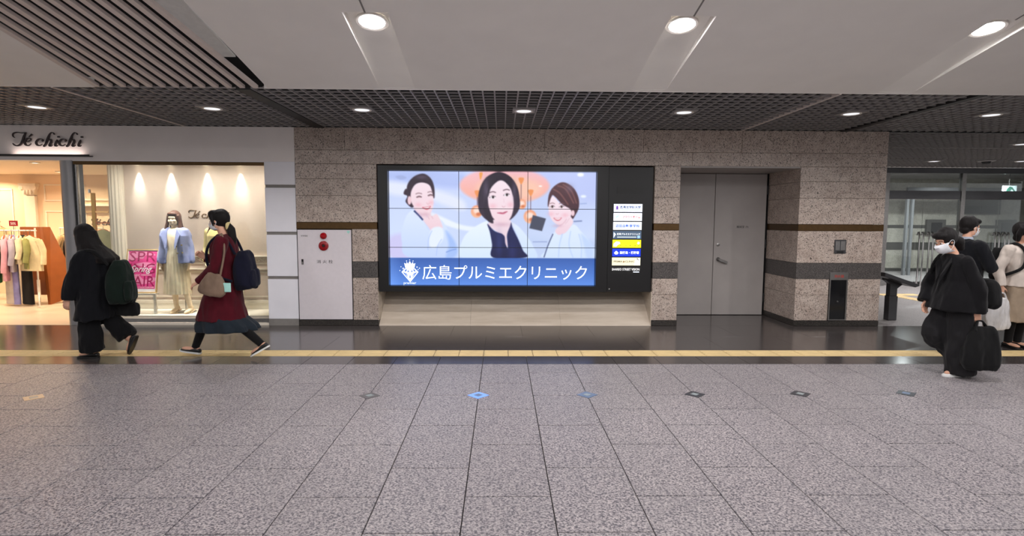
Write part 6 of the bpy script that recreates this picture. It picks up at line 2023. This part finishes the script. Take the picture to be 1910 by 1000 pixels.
bag_shape(mb, at(b, -0.295, -0.07, 0.445), basis((1, 0.1, 0.10)), 0.34, 0.13, 0.40, 0.55, 0.12, 0.85)
mb.build('bag_body', 'white_bag', cb_, voxel=0.009, relax=2, folds=0.014)
MB().tube(catmull([at(b, -0.38, -0.07, 0.63), at(b, -0.30, -0.07, 0.70), at(b, -0.245, -0.07, 0.715), at(b, -0.21, -0.07, 0.70), at(b, -0.18, -0.07, 0.63)], 5), 0.010, 8).build('handle', 'white_bag', cb_, smooth=True)

# ------------------------------------------------------------------ mannequins in the window
def mannequin(label, b, dx, top):
    t = thing('mannequin', label, 'mannequin', b)
    J = dict(fwd=(0, -1, 0), head=(0.0, -0.01, 1.455), neck=(0.0, 0.005, 1.315), shN=(-0.155, 0.0, 1.255), shF=(0.155, 0.0, 1.255), elN=(-0.195, 0.02, 1.0), wrN=(-0.20, -0.02, 0.79), elF=(0.20, 0.02, 1.0), wrF=(0.205, -0.03, 0.80),
             handN=((0, -0.1, -1), (1, 0, 0), (0, -1, 0), 0.2, 0.9), handF=((0, -0.1, -1), (-1, 0, 0), (0, -1, 0), 0.2, 0.9), pelvis=(0, 0, 0.84), hipN=(-0.08, 0, 0.81), hipF=(0.08, 0, 0.81),
             knN=(-0.045, -0.01, 0.45), anN=(-0.03, 0.0, 0.105), toeN=(-0.15, -0.93, -0.30), knF=(0.12, -0.03, 0.45), anF=(0.195, -0.02, 0.105), toeF=(-0.15, -0.93, -0.30))
    JJ = off(J, b)
    R = basis((0.0, -1, -0.05))
    body_mesh(t, JJ, R, 'mannequin_skin', 0.94, voxel=0.007)
    ff, lf = Vector((0, -1, 0)), Vector((1, 0, 0))
    # wig with fringe
    hc_ = JJ['head']
    w_ = MB()
    w_.ell(hc_ + Vector((0, 0.022, 0.034)), (0.090, 0.100, 0.104), 20, 14)
    w_.ell(hc_ + Vector((0, -0.058, 0.074)), (0.070, 0.036, 0.036), 14, 10)
    for sg in (-1, 1):
        w_.chain([hc_ + Vector((sg * 0.074, -0.02, 0.05)), hc_ + Vector((sg * 0.092, -0.015, -0.06)), hc_ + Vector((sg * 0.105, -0.035, -0.15)), hc_ + Vector((sg * 0.150, -0.045, -0.215))], [0.022, 0.026, 0.028, 0.010])
    w_.loft([ring(hc_ + Vector((0, 0.045, 0.02)), ff, lf, 0.06, 0.085), ring(hc_ + Vector((0, 0.055, -0.10)), ff, lf, 0.05, 0.10), ring(hc_ + Vector((0, 0.085, -0.20)), ff, lf, 0.03, 0.115)])
    w_.build('wig', 'hair_brown', t, voxel=0.007, relax=3)
    # pleated dress
    d = MB()
    rr = []
    for z, rf, rl, ru in ((1.315, 0.065, 0.075, 0), (1.28, 0.085, 0.125, 0), (1.18, 0.115, 0.150, 0), (1.02, 0.105, 0.135, 0.005), (0.85, 0.125, 0.165, 0.02), (0.60, 0.135, 0.180, 0.035), (0.30, 0.15, 0.20, 0.05)):
        rr.append(ring(Vector(b) + Vector((0.0, 0, z)), ff, lf, rf, rl, 120, ru, 22))
    d.loft(rr)
    d.build('dress', 'dress', t, smooth=True)
    # strap sandals
    for q in 'NF':
        td = unit(J['toe' + q])
        B = basis(td)
        an = JJ['an' + q]
        so = MB()
        pts = [(-0.055, 0.028), (0.0, 0.030), (0.07, 0.037), (0.12, 0.034), (0.155, 0.014)]
        poly = pts + [(a, -c) for a, c in pts[::-1]]
        n = len(poly)
        so.add([an + td * a + B.col[1] * c - B.col[2] * 0.074 for a, c in poly] + [an + td * a + B.col[1] * c - B.col[2] * 0.088 for a, c in poly], [tuple(range(n)), tuple(range(2 * n - 1, n - 1, -1))] + [(i, i + n, (i + 1) % n + n, (i + 1) % n) for i in range(n)])
        so.cyl(an - td * 0.03 - B.col[2] * 0.08, (an.x, an.y + 0.035, b[2] + 0.001), 0.014, 10)
        s_ = so.build('sandal', 'mannequin_skin', t)
        for a in (0.02, 0.06, 0.10):
            MB().tube([an + td * a + B.col[1] * (0.036 * math.cos(k)) - B.col[2] * (0.076 - 0.052 * math.sin(k)) for k in np.linspace(0, math.pi, 9)], 0.006, 6).build('strap', 'c_cream', s_)
    # support rod on a glass-like base plate
    MB().cyl((b[0] + 0.06, b[1] + 0.10, b[2]), (b[0] + 0.06, b[1] + 0.10, b[2] + 0.80), 0.009, 10).build('support_rod', 'chrome', t, smooth=True)
    MB().lathe((b[0] + 0.06, b[1] + 0.10, b[2]), [(0.15, 0.0), (0.15, 0.006), (0.02, 0.008)], 'z', 32).build('base_plate', 'steel', t, smooth=True)
    j = MB()
    if top == 'blazer':
        for sg in (-1, 1):
            rr = []
            for z, cx, rl, rf in ((1.325, 0.085, 0.040, 0.065), (1.29, 0.120, 0.075, 0.09), (1.20, 0.135, 0.082, 0.125), (1.05, 0.130, 0.078, 0.125), (0.90, 0.140, 0.082, 0.13), (0.78, 0.150, 0.088, 0.135)):
                rr.append(ring(Vector(b) + Vector((sg * cx, 0.005, z)), ff, lf, rf, rl, 30, square=0.25))
            j.loft(rr)
            j.chain([Vector(b) + Vector((sg * 0.155, 0.0, 1.265)), Vector(b) + Vector((sg * 0.215, 0.02, 1.03)), Vector(b) + Vector((sg * 0.245, -0.01, 0.815))], [0.056, 0.048, 0.046])
        # back panel across the shoulders
        j.loft([ring(Vector(b) + Vector((0, 0.085, z)), ff, lf, 0.035, w2_, 30) for z, w2_ in ((1.33, 0.08), (1.28, 0.15), (1.05, 0.16), (0.78, 0.19))])
        jo = j.build('blazer', 'blazer', t, voxel=0.008, relax=2, folds=0.008)
        for sg in (-1, 1):
            q = [Vector(b) + Vector(p) for p in ((sg * 0.070, -0.075, 1.315), (sg * 0.150, -0.125, 1.225), (sg * 0.070, -0.145, 0.985), (sg * 0.056, -0.132, 1.06))]
            MB().add(q + [p + Vector((0, -0.008, 0)) for p in q], [(0, 1, 2, 3), (7, 6, 5, 4), (0, 4, 5, 1), (1, 5, 6, 2), (2, 6, 7, 3), (3, 7, 4, 0)]).build('lapel', 'blazer', jo)
        for x, z in ((0.085, 1.04), (0.165, 1.06), (0.10, 0.935), (0.172, 0.945)):
            MB().lathe((b[0] + x, b[1] - 0.135, b[2] + z), [(0.012, 0.01), (0.012, -0.006), (0.002, -0.010)], 'y', 12).build('button', 'gold', jo, smooth=True)
    else:
        j.loft([ring(Vector(b) + Vector((0, 0.0, z)), ff, lf, rf, rl) for z, rf, rl in ((1.33, 0.07, 0.08), (1.29, 0.10, 0.15), (1.20, 0.13, 0.18), (1.0, 0.13, 0.175), (0.82, 0.145, 0.19))])
        for sg in (-1, 1):
            j.chain([Vector(b) + Vector((sg * 0.155, 0, 1.26)), Vector(b) + Vector((sg * 0.20, 0.02, 1.0)), Vector(b) + Vector((sg * 0.21, -0.02, 0.83))], [0.064, 0.056, 0.05])
        j.build('cardigan', 'yellow_top', t, voxel=0.008, relax=3)
    return t
mannequin('cream mannequin in a lavender blue blazer over a cream pleated dress in the shop window', (-5.03, 8.76, 0.137), 0, 'blazer')
mannequin('cream mannequin in a pale yellow cardigan mostly behind the striding person in red', (-4.38, 8.80, 0.137), 0, 'cardigan')
